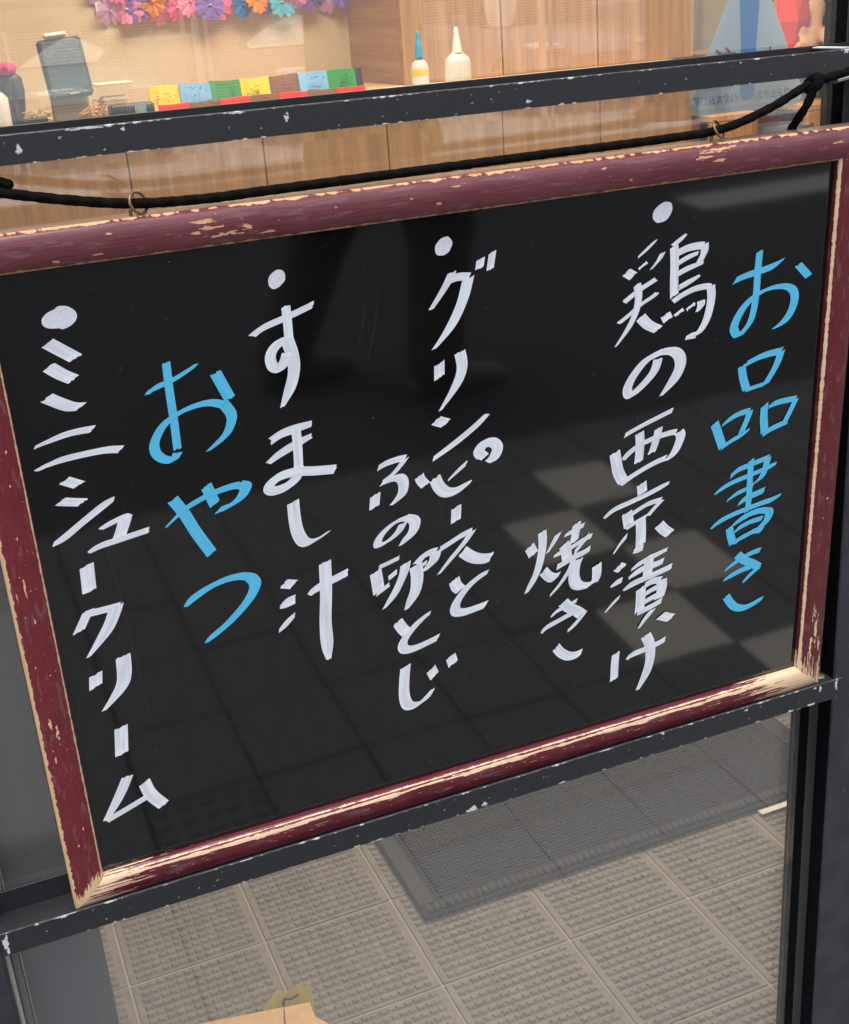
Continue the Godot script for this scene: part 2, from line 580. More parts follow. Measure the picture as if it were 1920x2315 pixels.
# a small hatchback, nose towards -z, standing on its wheels at the origin of the thing
func car(label: String, at: Vector3, c: Color) -> void:
	var t := thing("parked_car", label, "car", at, 0.0, "cars parked across the road")
	var paint := mat(c.r, c.g, c.b, 0.25)
	paint.clearcoat_enabled = true
	paint.clearcoat = 0.6
	paint.clearcoat_roughness = 0.05
	# side outline (z, y) with half width at each station
	var low := [[-1.90, 0.36, 0.50, 0.60], [-1.84, 0.24, 0.62, 0.72], [-1.55, 0.20, 0.74, 0.82], [-0.70, 0.20, 0.86, 0.85], [0.40, 0.20, 0.90, 0.86], [1.50, 0.20, 0.92, 0.84], [1.82, 0.26, 0.86, 0.78], [1.88, 0.36, 0.74, 0.70]]
	obj("body", car_shell(low, 0.06), paint, t)
	var top := [[-0.72, 0.85, 0.87, 0.74], [-0.10, 0.86, 1.36, 0.64], [0.30, 0.87, 1.46, 0.62], [1.20, 0.88, 1.44, 0.61], [1.62, 0.88, 1.20, 0.66], [1.74, 0.87, 0.92, 0.70]]
	obj("cabin", car_shell(top, 0.05), M.car_glass, t)
	obj("roof_panel", span(Vector3(-0.56, 1.455, 0.10), Vector3(0.56, 1.485, 1.30), 0.012), paint, t)
	for sx in [-1.0, 1.0]:
		for pz in [-1.22, 1.20]:
			var o := obj("wheel", wheel_mesh(0.30, 0.20), M.tyre, t, Vector3(sx * 0.74, 0.30, pz))
			obj("rim", wheel_mesh(0.19, 0.206), M.rim, o)
		obj("headlight", span(Vector3(sx * 0.52 - 0.14, 0.56, -1.895), Vector3(sx * 0.52 + 0.14, 0.68, -1.72), 0.03), M.chrome, t)
		obj("tail_light", span(Vector3(sx * 0.62 - 0.08, 0.62, 1.74), Vector3(sx * 0.62 + 0.08, 0.84, 1.87), 0.02), mat(0.4, 0.02, 0.02, 0.2), t)
		obj("wing_mirror", span(Vector3(sx * 0.92 - 0.08, 0.90, -0.46), Vector3(sx * 0.92 + 0.08, 1.02, -0.36), 0.03), paint, t)
	obj("bumper", span(Vector3(-0.76, 0.26, -1.95), Vector3(0.76, 0.46, -1.80), 0.05), paint, t)
	obj("grille", span(Vector3(-0.34, 0.48, -1.93), Vector3(0.34, 0.58, -1.86), 0.01), M.tyre, t)
	obj("number_plate", span(Vector3(-0.17, 0.32, -1.965), Vector3(0.17, 0.42, -1.951)), M.white_plastic, t)


func car_shell(rows: Array, round_: float) -> ArrayMesh:
	var st := st_new()
	var rings := []
	for r in rows:
		var z: float = r[0]
		var y0: float = r[1]
		var y1: float = r[2]
		var w: float = r[3]
		var ring := []
		for p in [[-w * 0.90, y0], [w * 0.90, y0], [w, lerpf(y0, y1, 0.35)], [w * 0.97, lerpf(y0, y1, 0.75)], [w - round_ * 1.6, y1], [-w + round_ * 1.6, y1], [-w * 0.97, lerpf(y0, y1, 0.75)], [-w, lerpf(y0, y1, 0.35)]]:
			ring.append(Vector3(p[0], p[1], z))
		rings.append(ring)
	for i in rings.size() - 1:
		for k in 8:
			var k1 := (k + 1) % 8
			quad(st, rings[i][k], rings[i][k1], rings[i + 1][k1], rings[i + 1][k], 1)
	for k in range(1, 7):
		tri(st, rings[0][0], rings[0][k + 1], rings[0][k])
		tri(st, rings[-1][0], rings[-1][k], rings[-1][k + 1])
	return done(st)


func wheel_mesh(r: float, w: float) -> ArrayMesh:
	var st := st_new()
	var p := [[0.0, -w / 2], [r * 0.9, -w / 2], [r, -w / 2 + 0.03], [r, w / 2 - 0.03], [r * 0.9, w / 2], [0.0, w / 2]]
	for i in p.size() - 1:
		for k in 24:
			var a := TAU * k / 24
			var b := TAU * (k + 1) / 24
			quad(st, Vector3(p[i][1], sin(a) * p[i][0], cos(a) * p[i][0]), Vector3(p[i][1], sin(b) * p[i][0], cos(b) * p[i][0]), Vector3(p[i + 1][1], sin(b) * p[i + 1][0], cos(b) * p[i + 1][0]), Vector3(p[i + 1][1], sin(a) * p[i + 1][0], cos(a) * p[i + 1][0]))
	return done(st)


# ---------------------------------------------------------------- inside the shop, seen through the pane
func build_interior() -> void:
	build_floor()
	# ceiling lamp
	var lamp := thing("ceiling_lamp", "flat white ceiling lamp inside the shop", "lamp", Vector3(0.9, 2.60, -1.5))
	obj("housing", span(Vector3(-0.78, 0.0, -0.48), Vector3(0.78, 0.05, 0.48), 0.006), M.white_plastic, lamp)
	obj("lamp_diffuser", span(Vector3(-0.75, -0.012, -0.45), Vector3(0.75, -0.001, 0.45)), M.lamp_glow, lamp)
	var l := AreaLight3D.new()
	l.name = "lamp_light"
	l.area_size = Vector2(1.5, 0.9)
	l.light_color = Color(1.0, 0.93, 0.82)
	l.light_energy = 3.5
	l.shadow_enabled = true
	l.position = Vector3(0, -0.016, 0)
	l.rotation.x = -PI / 2
	lamp.add_child(l)
	# counter with a panelled front
	var c := thing("counter", "long light brown wooden counter with tall front panels", "counter", Vector3(0, 0, -2.1))
	obj("carcass", span(Vector3(-2.0, 0.0, -0.55), Vector3(1.565, 1.052, -0.0205)), M.joint, c)
	var edges := [-1.90, -1.605, -1.31, -1.015, -0.72, -0.43, -0.138, 0.155, 0.454, 0.747, 1.039, 1.302, 1.565]
	for i in edges.size() - 1:
		obj("panel", span(Vector3(edges[i] + 0.0015, 0.08, -0.02), Vector3(edges[i + 1] - 0.0015, 1.050, 0.0), 0.001), M.wood_panel, c)
	obj("plinth", span(Vector3(-1.9, 0.0, -0.03), Vector3(1.56, 0.078, -0.0207)), M.dark_metal, c)
	obj("worktop", span(Vector3(-2.0, 1.053, -0.58), Vector3(1.58, 1.078, 0.015), 0.003), M.wood_pale, c)
	# back wall
	var wl := thing("back_wall", "beige back wall with wooden panels to the right of the counter goods", "wall", Vector3(0, 0, -2.6))
	obj("plaster", span(Vector3(-3.0, 0, -0.12), Vector3(1.882, 2.649, -0.001)), M.wall_in, wl)
	obj("batten", span(Vector3(0.850, 1.079, -0.12), Vector3(1.655, 2.648, 0.349)), M.wood_panel, wl)
	var up := [0.849, 1.110, 1.374, 1.656]
	for i in 3:
		obj("panel", span(Vector3(up[i] + 0.002, 1.079, 0.350), Vector3(up[i + 1] - 0.002, 2.648, 0.368), 0.001), M.wood_panel, wl)
	var cw := thing("curtain", "plain cream curtain hanging at the right end of the shop", "curtain", Vector3(1.884, 0.02, -2.75))
	var st := st_new()
	var prev := Vector2(0, 0)
	for i in range(1, 90):
		var x := i * 0.03
		var z := 0.03 * sin(i * 0.75) + 0.012 * sin(i * 1.9)
		quad(st, Vector3(prev.x, 0, prev.y), Vector3(x, 0, z), Vector3(x, 2.6, z), Vector3(prev.x, 2.6, prev.y), 1)
		prev = Vector2(x, z)
	obj("cloth", done(st), M.cream, cw)
	obj("curtain_rail", tube([Vector3(0, 2.61, 0.02), Vector3(2.7, 2.61, 0.02)], 0.012), M.white_plastic, cw)
	for sd in [[-3.3, -3.12], [4.62, 4.8]]:
		var sw := thing("inner_wall", "beige side wall at the %s end of the shop room" % ("left" if sd[0] < 0 else "right"), "wall", Vector3(0, 0, 0))
		obj("plaster", span(Vector3(sd[0], 0, -4.3), Vector3(sd[1], 2.649, -0.21)), M.wall_in, sw)
	build_goods()
	build_right_corner()
	build_sticker()


func build_floor() -> void:
	var fl := struct("floor", "grey brown ribbed tile floor inside the shop", span(Vector3(-5.79, -0.1, -4.39), Vector3(8.79, -0.0022, -0.056)), M.grout)
	var ribbed := rib_tile(0.197)
	var flat := box(Vector3.ZERO, Vector3(0.197, 0.02, 0.197), 0.0015)
	var x0 := 0.168 - 0.2 * 3
	for ix in 9:
		for iz in 8:
			obj("tile", ribbed, M.floor_tile, fl, Vector3(x0 + (ix + 0.5) * 0.2, -0.010 + rng.randf_range(-0.0004, 0.0004), -0.10 + 0.0 - (iz + 0.5) * 0.2 - 0.095))
	var st := st_new()
	add_box(st, Vector3((x0 - 5.79) / 2, -0.008, -2.2), Vector3(x0 + 5.79 - 0.004, 0.016, 4.3))
	add_box(st, Vector3((x0 + 1.8 + 8.79) / 2, -0.008, -2.2), Vector3(8.79 - x0 - 1.8 - 0.004, 0.016, 4.3))
	add_box(st, Vector3(x0 + 0.9, -0.008, -3.05), Vector3(1.796, 0.016, 2.51))
	add_box(st, Vector3(x0 + 0.9, -0.008, -0.114), Vector3(1.796, 0.016, 0.155))
	obj("tile_field", done(st), M.floor_tile, fl).set_meta("kind", "stuff")
	# entrance mat
	var mt := thing("door_mat", "dark grey ribbed carpet mat lying on the tile floor", "mat", Vector3(0.195, 0.006, -0.72))
	var m := st_new()
	add_box(m, Vector3(0.39, 0.002, -0.30), Vector3(0.78, 0.006, 0.60), 0.002)
	obj("backing", done(m), mat(0.03, 0.03, 0.032, 0.9), mt)
	var ribs := st_new()
	var zr := -0.035
	while zr > -0.585:
		var cell := 0.0065
		var n := int(0.72 / cell)
		for k in n:
			var s := rng.randf_range(0.8, 1.15)
			add_box(ribs, Vector3(0.030 + (k + 0.5) * cell, 0.0068, zr + rng.randf_range(-0.0008, 0.0008)), Vector3(cell * 0.82 * s, 0.0036 * s, 0.0052), 0.0012)
		zr -= 0.0078
	var pile := obj("pile", done(ribs), M.mat_fibre, mt)
	pile.set_meta("kind", "stuff")
	var edge := st_new()
	for k in 66:
		add_box(edge, Vector3(0.012 + k * 0.0116, 0.0085, -0.014), Vector3(0.0100, 0.0070, 0.017), 0.003)
	obj("edge_binding", done(edge), mat(0.055, 0.057, 0.06, 0.85), mt)
	obj("side_binding", span(Vector3(0.002, 0.005, -0.598), Vector3(0.026, 0.0078, -0.026), 0.001), mat(0.045, 0.046, 0.05, 0.9), mt)
	var ws := obj("tape_strip", span(Vector3(0.782, 0.0055, -0.7145), Vector3(0.98, 0.0068, -0.7035)), M.white_plastic)
	tag(ws, "short white strip of tape along the front edge of the dark mat", "tape")
	# carton at the foot of the pane
	var bx := thing("cardboard_box", "open tan cardboard carton on the floor below the menu board", "box", Vector3(-0.1008, 0.0, -0.598), -0.2)
	var w := st_new()
	add_box(w, Vector3(-0.10, 0.026, 0.12), Vector3(0.36, 0.048, 0.004), 0.001)
	add_box(w, Vector3(-0.10, 0.026, -0.012), Vector3(0.36, 0.048, 0.004), 0.001)
	add_box(w, Vector3(0.078, 0.026, 0.054), Vector3(0.004, 0.048, 0.127), 0.001)
	add_box(w, Vector3(-0.278, 0.026, 0.054), Vector3(0.004, 0.048, 0.127), 0.001)
	add_box(w, Vector3(-0.10, 0.005, 0.054), Vector3(0.351, 0.004, 0.127))
	obj("carton_wall", done(w), M.card, bx)
	var fp := st_new()
	quad(fp, Vector3(-0.28, 0.0545, 0.055), Vector3(0.040, 0.0545, 0.055), Vector3(0.044, 0.0508, -0.0135), Vector3(-0.28, 0.0508, -0.0135))
	quad(fp, Vector3(0.043, 0.0590, 0.055), Vector3(0.090, 0.0560, 0.058), Vector3(0.0785, 0.0512, -0.0125), Vector3(0.0455, 0.0508, -0.0135))
	quad(fp, Vector3(0.0795, 0.0500, 0.112), Vector3(0.112, 0.040, 0.105), Vector3(0.098, 0.040, 0.018), Vector3(0.0795, 0.0500, 0.010))
	obj("flap", done(fp), M.card, bx)
	var yf := thing("yellow_wrapper", "crumpled translucent yellow wrapper sticking out of the cardboard carton", "wrapper", Vector3(-0.048, 0.050, -0.612))
	var y := st_new()
	var top := [Vector3(-0.032, 0.000, 0.0), Vector3(-0.020, 0.010, -0.004), Vector3(-0.010, 0.0175, -0.006), Vector3(0.004, 0.0155, 0.001), Vector3(0.017, 0.018, -0.004), Vector3(0.028, 0.0155, 0.000), Vector3(0.036, 0.017, -0.002)]
	for i in top.size() - 1:
		var a: Vector3 = top[i]
		var b: Vector3 = top[i + 1]
		quad(y, Vector3(a.x, -0.03, 0.004), Vector3(b.x, -0.03, 0.004), b, a)
	obj("film", done(y), M.yellow_film, yf)
	obj("twist_tie", tube(spline([Vector3(-0.006, 0.000, 0.006), Vector3(-0.003, 0.008, 0.005), Vector3(0.006, 0.007, 0.006), Vector3(0.016, 0.009, 0.005)], 5), 0.0016), M.dark_metal, yf)


# a square floor tile with rows of broken ribs
func rib_tile(s: float) -> ArrayMesh:
	var st := st_new()
	add_box(st, Vector3.ZERO, Vector3(s, 0.02, s), 0.0015)
	var rows := 13
	var cols := 14
	var r := RandomNumberGenerator.new()
	r.seed = 5
	for i in rows:
		var z := -s / 2 + 0.010 + (s - 0.020) * i / (rows - 1)
		for k in cols:
			var x := -s / 2 + 0.010 + (s - 0.02) * (k + 0.5) / cols
			var hx := (s - 0.02) / cols * 0.46
			var hz := 0.0050
			var h := r.randf_range(0.0026, 0.0040)
			var y := 0.010
			var a := Vector3(x - hx, y, z + hz)
			var b := Vector3(x + hx, y, z + hz)
			var c := Vector3(x + hx, y, z - hz)
			var d := Vector3(x - hx, y, z - hz)
			var hx2 := hx * r.randf_range(0.45, 0.8)
			var e := Vector3(x - hx2, y + h, z + 0.0022)
			var f := Vector3(x + hx2, y + h, z + 0.0022)
			var g := Vector3(x + hx2, y + h, z - 0.0016)
			var k2 := Vector3(x - hx2, y + h, z - 0.0016)
			quad(st, a, b, f, e)
			quad(st, e, f, g, k2)
			quad(st, c, d, k2, g)
			quad(st, b, c, g, f)
			quad(st, d, a, e, k2)
	return done(st)


func build_goods() -> void:
	var T := 1.078
	# paper flowers on a white strip along the wall
	var g := thing("paper_flower_garland", "row of pink, orange, purple and blue paper flowers on a white strip", "garland", Vector3(0.22, 1.28, -2.598))
	var strip := st_new()
	add_box(strip, Vector3(0.355, 0.045, 0.004), Vector3(0.72, 0.075, 0.004), 0.001)
	obj("white_strip", done(strip), mat(0.74, 0.80, 0.76, 0.7), g)
	var pink := Color(0.78, 0.28, 0.48)
	var hot := Color(0.80, 0.17, 0.36)
	var lilac := Color(0.58, 0.34, 0.62)
	var orange := Color(0.78, 0.27, 0.03)
	var purple := Color(0.20, 0.12, 0.45)
	var blue := Color(0.04, 0.20, 0.62)
	var teal := Color(0.10, 0.46, 0.62)
	var list := [[0.026, 0.012, lilac], [0.067, 0.006, pink], [0.100, 0.006, purple], [0.125, 0.024, orange], [0.150, -0.004, pink], [0.190, 0.002, hot], [0.222, 0.012, pink], [0.262, 0.004, purple], [0.292, 0.010, hot], [0.330, 0.022, pink], [0.352, 0.004, blue], [0.385, 0.006, orange], [0.412, 0.004, purple], [0.448, -0.002, teal], [0.486, 0.006, pink], [0.522, 0.004, purple], [0.566, 0.006, lilac], [0.612, 0.002, purple], [0.655, 0.012, pink], [0.690, 0.010, teal],
		[0.010, 0.052, lilac], [0.050, 0.050, hot], [0.095, 0.055, pink], [0.140, 0.048, orange], [0.185, 0.052, lilac], [0.235, 0.055, hot], [0.285, 0.050, pink], [0.335, 0.058, orange], [0.380, 0.048, blue], [0.430, 0.052, pink], [0.480, 0.050, purple], [0.530, 0.052, orange], [0.585, 0.050, hot], [0.640, 0.052, pink]]
	var cols := {}
	var i := 0
	for f in list:
		if not cols.has(f[2]):
			cols[f[2]] = mat(f[2].r, f[2].g, f[2].b, 0.75)
			cols[f[2]].backlight_enabled = true
			cols[f[2]].backlight = (f[2] * 0.5).linear_to_srgb()
		var o := obj("flower", flower_mesh(0.030 + 0.008 * rng.randf(), 5 + (i % 4), rng.randf() * TAU), cols[f[2]], g, Vector3(f[0] + rng.randf_range(-0.006, 0.006), f[1] + rng.randf_range(-0.004, 0.006), 0.012 + 0.007 * (i % 4)))
		o.rotation = Vector3(rng.randf_range(-0.35, 0.35), rng.randf_range(-0.4, 0.4), 0)
		obj("flower_centre", lathe([[0.0045, 0.0], [0.004, 0.002], [0.0, 0.003]], 8), M.white_plastic if i % 2 else cols[f[2]], o, Vector3(0, 0, 0.006))
		i += 1
	# two rows of felt squares
	var fs := thing("felt_strip", "long strip of bright felt squares in yellow, blue, green and brown", "felt strip", Vector3(0.234, T, -2.16))
	var yc := mat(0.82, 0.62, 0.02, 0.95)
	var bc := mat(0.20, 0.46, 0.80, 0.95)
	var gc := mat(0.02, 0.28, 0.06, 0.95)
	var nc := mat(0.20, 0.085, 0.04, 0.95)
	var rc := mat(0.75, 0.02, 0.015, 0.95)
	var order := [yc, bc, gc, yc, nc, bc, gc]
	for k in 7:
		var x := k * 0.0675
		var p := obj("felt_square", felt_mesh(0.0675, 0.040, k), order[k], fs, Vector3(x, 0.012, -0.008))
		var dots := st_new()
		for q in 7:
			add_box(dots, Vector3(rng.randf_range(0.012, 0.055), rng.randf_range(0.006, 0.034), 0.0085), Vector3(0.0035, 0.0016, 0.005), 0.0004)
		var dm := obj("stitching", done(dots), M.hair, p)
		dm.set_meta("kind", "stuff")
	obj("end_tab", felt_mesh(0.016, 0.040, 9), M.dark_metal, fs, Vector3(7 * 0.0675, 0.012, -0.008))
	var low := [rc, nc, rc, nc, rc, nc, rc]
	for k in 7:
		obj("felt_edge", felt_mesh(0.0675, 0.012, k + 3), low[k], fs, Vector3(k * 0.0675 + 0.012, 0.0035, 0.012))
		obj("felt_trim", span(Vector3(k * 0.0675 + 0.02, 0.0, 0.026), Vector3(k * 0.0675 + 0.075, 0.003, 0.038), 0.001), yc if k % 2 == 0 else M.wood_pale, fs)
	# glue bottles and the paper they stand on
	var pa := obj("paper_sheet", span(Vector3(0.78, T, -2.20), Vector3(0.93, T + 0.002, -2.10)), M.white_plastic)
	tag(pa, "small white paper under the blue tipped glue bottle", "paper")
	var g1 := thing("glue_bottle", "small clear glue bottle with a blue pointed cap and a yellow band", "bottle", Vector3(0.862, T + 0.002, -2.16))
	obj("bottle_body", lathe([[0.0, 0.0], [0.020, 0.0], [0.021, 0.003], [0.021, 0.038], [0.017, 0.050], [0.009, 0.056], [0.008, 0.064]], 20, 1.0, 0.7), M.milky, g1)
	obj("label_band", lathe([[0.0215, 0.022], [0.0218, 0.024], [0.0218, 0.033], [0.0215, 0.035]], 20, 1.0, 0.7), mat(0.72, 0.55, 0.02, 0.5), g1)
	obj("cap", lathe([[0.011, 0.062], [0.0105, 0.064], [0.0085, 0.080], [0.007, 0.092], [0.0055, 0.094], [0.0045, 0.112], [0.003, 0.117], [0.0, 0.118]], 16), mat(0.02, 0.34, 0.56, 0.35), g1)
	var g2 := thing("glue_bottle", "white glue bottle with a long pointed white cap", "bottle", Vector3(0.958, T, -2.16))
	obj("bottle_body", lathe([[0.0, 0.0], [0.031, 0.0], [0.0325, 0.003], [0.0315, 0.044], [0.028, 0.054], [0.016, 0.064], [0.013, 0.068]], 24, 1.0, 0.65), M.milky, g2)
	obj("cap", lathe([[0.013, 0.066], [0.011, 0.076], [0.0075, 0.098], [0.006, 0.104], [0.0055, 0.116], [0.003, 0.121], [0.0, 0.122]], 16), M.white_plastic, g2)
	# card terminal leaning on a stand
	var ph := thing("card_terminal", "dark grey touch screen terminal leaning on a grey stand", "terminal", Vector3(0.062, T, -2.16))
	var body := Node3D.new()
	body.name = "device"
	ph.add_child(body, true)
	body.position = Vector3(0.004, 0.105, 0.0)
	body.rotation = Vector3(-0.25, 0.0, 0.06)
	obj("casing", box(Vector3.ZERO, Vector3(0.092, 0.122, 0.014), 0.006), mat(0.05, 0.06, 0.07, 0.35), body)
	obj("screen", box(Vector3(0, 0.004, 0.0085), Vector3(0.076, 0.098, 0.003), 0.001), mat(0.10, 0.12, 0.15, 0.06), body)
	obj("button_row", box(Vector3(0.006, -0.052, 0.008), Vector3(0.020, 0.004, 0.003), 0.001), M.chrome, body)
	obj("camera_cap", box(Vector3(-0.004, 0.067, 0.002), Vector3(0.048, 0.011, 0.012), 0.004), M.white_plastic, body)
	obj("stand", span(Vector3(-0.034, 0.0, -0.035), Vector3(0.044, 0.052, -0.005), 0.004), mat(0.34, 0.32, 0.30, 0.5), ph)
	# black pouch with a pink top
	var po := thing("mesh_pouch", "small black mesh pouch with a pink pompom on top", "pouch", Vector3(-0.052, T, -2.15))
	obj("pouch", lathe([[0.0, 0.0], [0.012, 0.004], [0.024, 0.03], [0.029, 0.07], [0.027, 0.095], [0.018, 0.104], [0.0, 0.106]], 18, 1.0, 0.5), M.dark_metal, po)
	obj("pompom", lathe([[0.0, 0.100], [0.016, 0.104], [0.021, 0.114], [0.016, 0.124], [0.0, 0.128]], 14), mat(0.75, 0.08, 0.24, 0.9), po)
	var pu := thing("pump_bottle", "clear pump bottle at the left end of the counter", "bottle", Vector3(-0.088, T, -2.13))
	obj("bottle_body", lathe([[0.0, 0.0], [0.026, 0.0], [0.027, 0.004], [0.027, 0.060], [0.018, 0.070], [0.012, 0.072]], 20), M.milky, pu)
	obj("pump_head", lathe([[0.011, 0.070], [0.011, 0.082], [0.005, 0.084], [0.005, 0.096], [0.012, 0.098], [0.012, 0.104], [0.0, 0.105]], 14), M.white_plastic, pu)
	# clear acrylic tub with a pale rim
	var tub := thing("clear_tub", "clear plastic tub with a cream rim", "tub", Vector3(0.163, T, -2.20))
	obj("tub_wall", span(Vector3(-0.036, 0.0, -0.03), Vector3(0.036, 0.064, 0.03), 0.004), M.glass, tub)
	obj("rim", span(Vector3(-0.040, 0.064, -0.034), Vector3(0.040, 0.068, 0.034), 0.0015), mat(0.80, 0.74, 0.52, 0.5), tub)
	obj("contents", span(Vector3(-0.031, 0.001, -0.026), Vector3(0.031, 0.040, 0.026), 0.006), mat(0.62, 0.50, 0.36, 0.8), tub)
	var bk := thing("black_case", "low black case with a small bright picture on its front", "case", Vector3(0.186, T, -2.125))
	obj("case_body", span(Vector3(-0.048, 0.0, -0.02), Vector3(0.044, 0.026, 0.02), 0.004), M.black_metal, bk)
	obj("picture", span(Vector3(0.002, 0.003, 0.0202), Vector3(0.026, 0.022, 0.0212)), mat(0.20, 0.34, 0.50, 0.4), bk)
	obj("picture_mark", span(Vector3(0.008, 0.005, 0.0213), Vector3(0.018, 0.015, 0.0219)), mat(0.25, 0.42, 0.12, 0.4), bk)
	var bp := obj("black_pad", span(Vector3(-0.045, T, -2.14), Vector3(0.008, T + 0.016, -2.10), 0.002), M.black_metal)
	tag(bp, "small flat black pad in front of the leaning terminal", "pad")
	# raffia either side of the terminal
	for r in [[0.118, 0.040, 30, "right"], [-0.010, 0.045, 26, "left"]]:
		var ra := thing("raffia_bundle", "loose tan raffia strands to the %s of the terminal" % r[3], "raffia", Vector3(r[0], T, -2.17), 0.0, "raffia on the counter")
		var st := st_new()
		for k in r[2]:
			var a := rng.randf() * TAU
			var p0 := Vector3(rng.randf_range(-1, 1) * r[1] * 0.6, rng.randf_range(0.002, 0.02), rng.randf_range(-0.02, 0.02))
			var p1 := p0 + Vector3(cos(a) * 0.02, rng.randf_range(0.0, 0.022), sin(a) * 0.012)
			var p2 := p1 + Vector3(cos(a + 0.8) * 0.02, rng.randf_range(-0.015, 0.008), sin(a) * 0.012)
			p2.y = maxf(p2.y, 0.002)
			add_tube(st, spline([p0, p1, p2], 4), 0.0013, 0.0010, 5)
		obj("strands", done(st), mat(0.60, 0.36, 0.18, 0.8), ra).set_meta("kind", "stuff")


func flower_mesh(r: float, n: int, turn: float) -> ArrayMesh:
	var st := st_new()
	var q := RandomNumberGenerator.new()
	q.seed = int(r * 1e6) + n
	for k in n:
		var a := turn + TAU * k / n + q.randf_range(-0.10, 0.10)
		var half := PI / n * q.randf_range(0.78, 0.98)
		var len := r * q.randf_range(0.85, 1.05)
		var lift := q.randf_range(-0.002, 0.009)
		var dir := Vector3(cos(a), sin(a), 0)
		var side := Vector3(-sin(a), cos(a), 0)
		var w := len * sin(half)
		# a folded paper petal with a notched blunt end
		var root := Vector3(0, 0, 0.003)
		var mid := dir * len * 0.55 + Vector3(0, 0, 0.004 + lift * 0.5)
		var tip := dir * len * 0.90 + Vector3(0, 0, 0.002 + lift)
		for sg in [-1.0, 1.0]:
			var m: Vector3 = dir * len * 0.50 + side * w * 0.80 * sg + Vector3(0, 0, 0.001 + lift * 0.4)
			var c: Vector3 = dir * len * 1.0 + side * w * 0.85 * sg + Vector3(0, 0, lift)
			var e: Vector3 = dir * len * 1.03 + side * w * 0.35 * sg + Vector3(0, 0, lift + 0.001)
			if sg < 0:
				tri(st, root, m, mid)
				quad(st, m, c, e, mid)
				tri(st, mid, e, tip)
			else:
				tri(st, root, mid, m)
				quad(st, mid, e, c, m)
				tri(st, mid, tip, e)
	return done(st)


func felt_mesh(w: float, h: float, k: int) -> ArrayMesh:
	var st := st_new()
	var n := 8
	for i in n:
		var u0 := float(i) / n
		var u1 := float(i + 1) / n
		var b0 := 0.004 + 0.0025 * sin(u0 * 5.0 + k * 1.7)
		var b1 := 0.004 + 0.0025 * sin(u1 * 5.0 + k * 1.7)
		var t0 := h + 0.0015 * sin(u0 * 4.0 + k)
		var t1 := h + 0.0015 * sin(u1 * 4.0 + k)
		var lean := -h * 0.25
		quad(st, Vector3(u0 * w, 0, b0), Vector3(u1 * w, 0, b1), Vector3(u1 * w, t1, b1 + lean), Vector3(u0 * w, t0, b0 + lean), 1)
		quad(st, Vector3(u0 * w, t0, b0 + lean), Vector3(u1 * w, t1, b1 + lean), Vector3(u1 * w, t1, b1 + lean - 0.004), Vector3(u0 * w, t0, b0 + lean - 0.004), 2)
		quad(st, Vector3(u1 * w, 0, b1 - 0.004), Vector3(u0 * w, 0, b0 - 0.004), Vector3(u0 * w, t0, b0 + lean - 0.004), Vector3(u1 * w, t1, b1 + lean - 0.004), 3)
	return done(st)


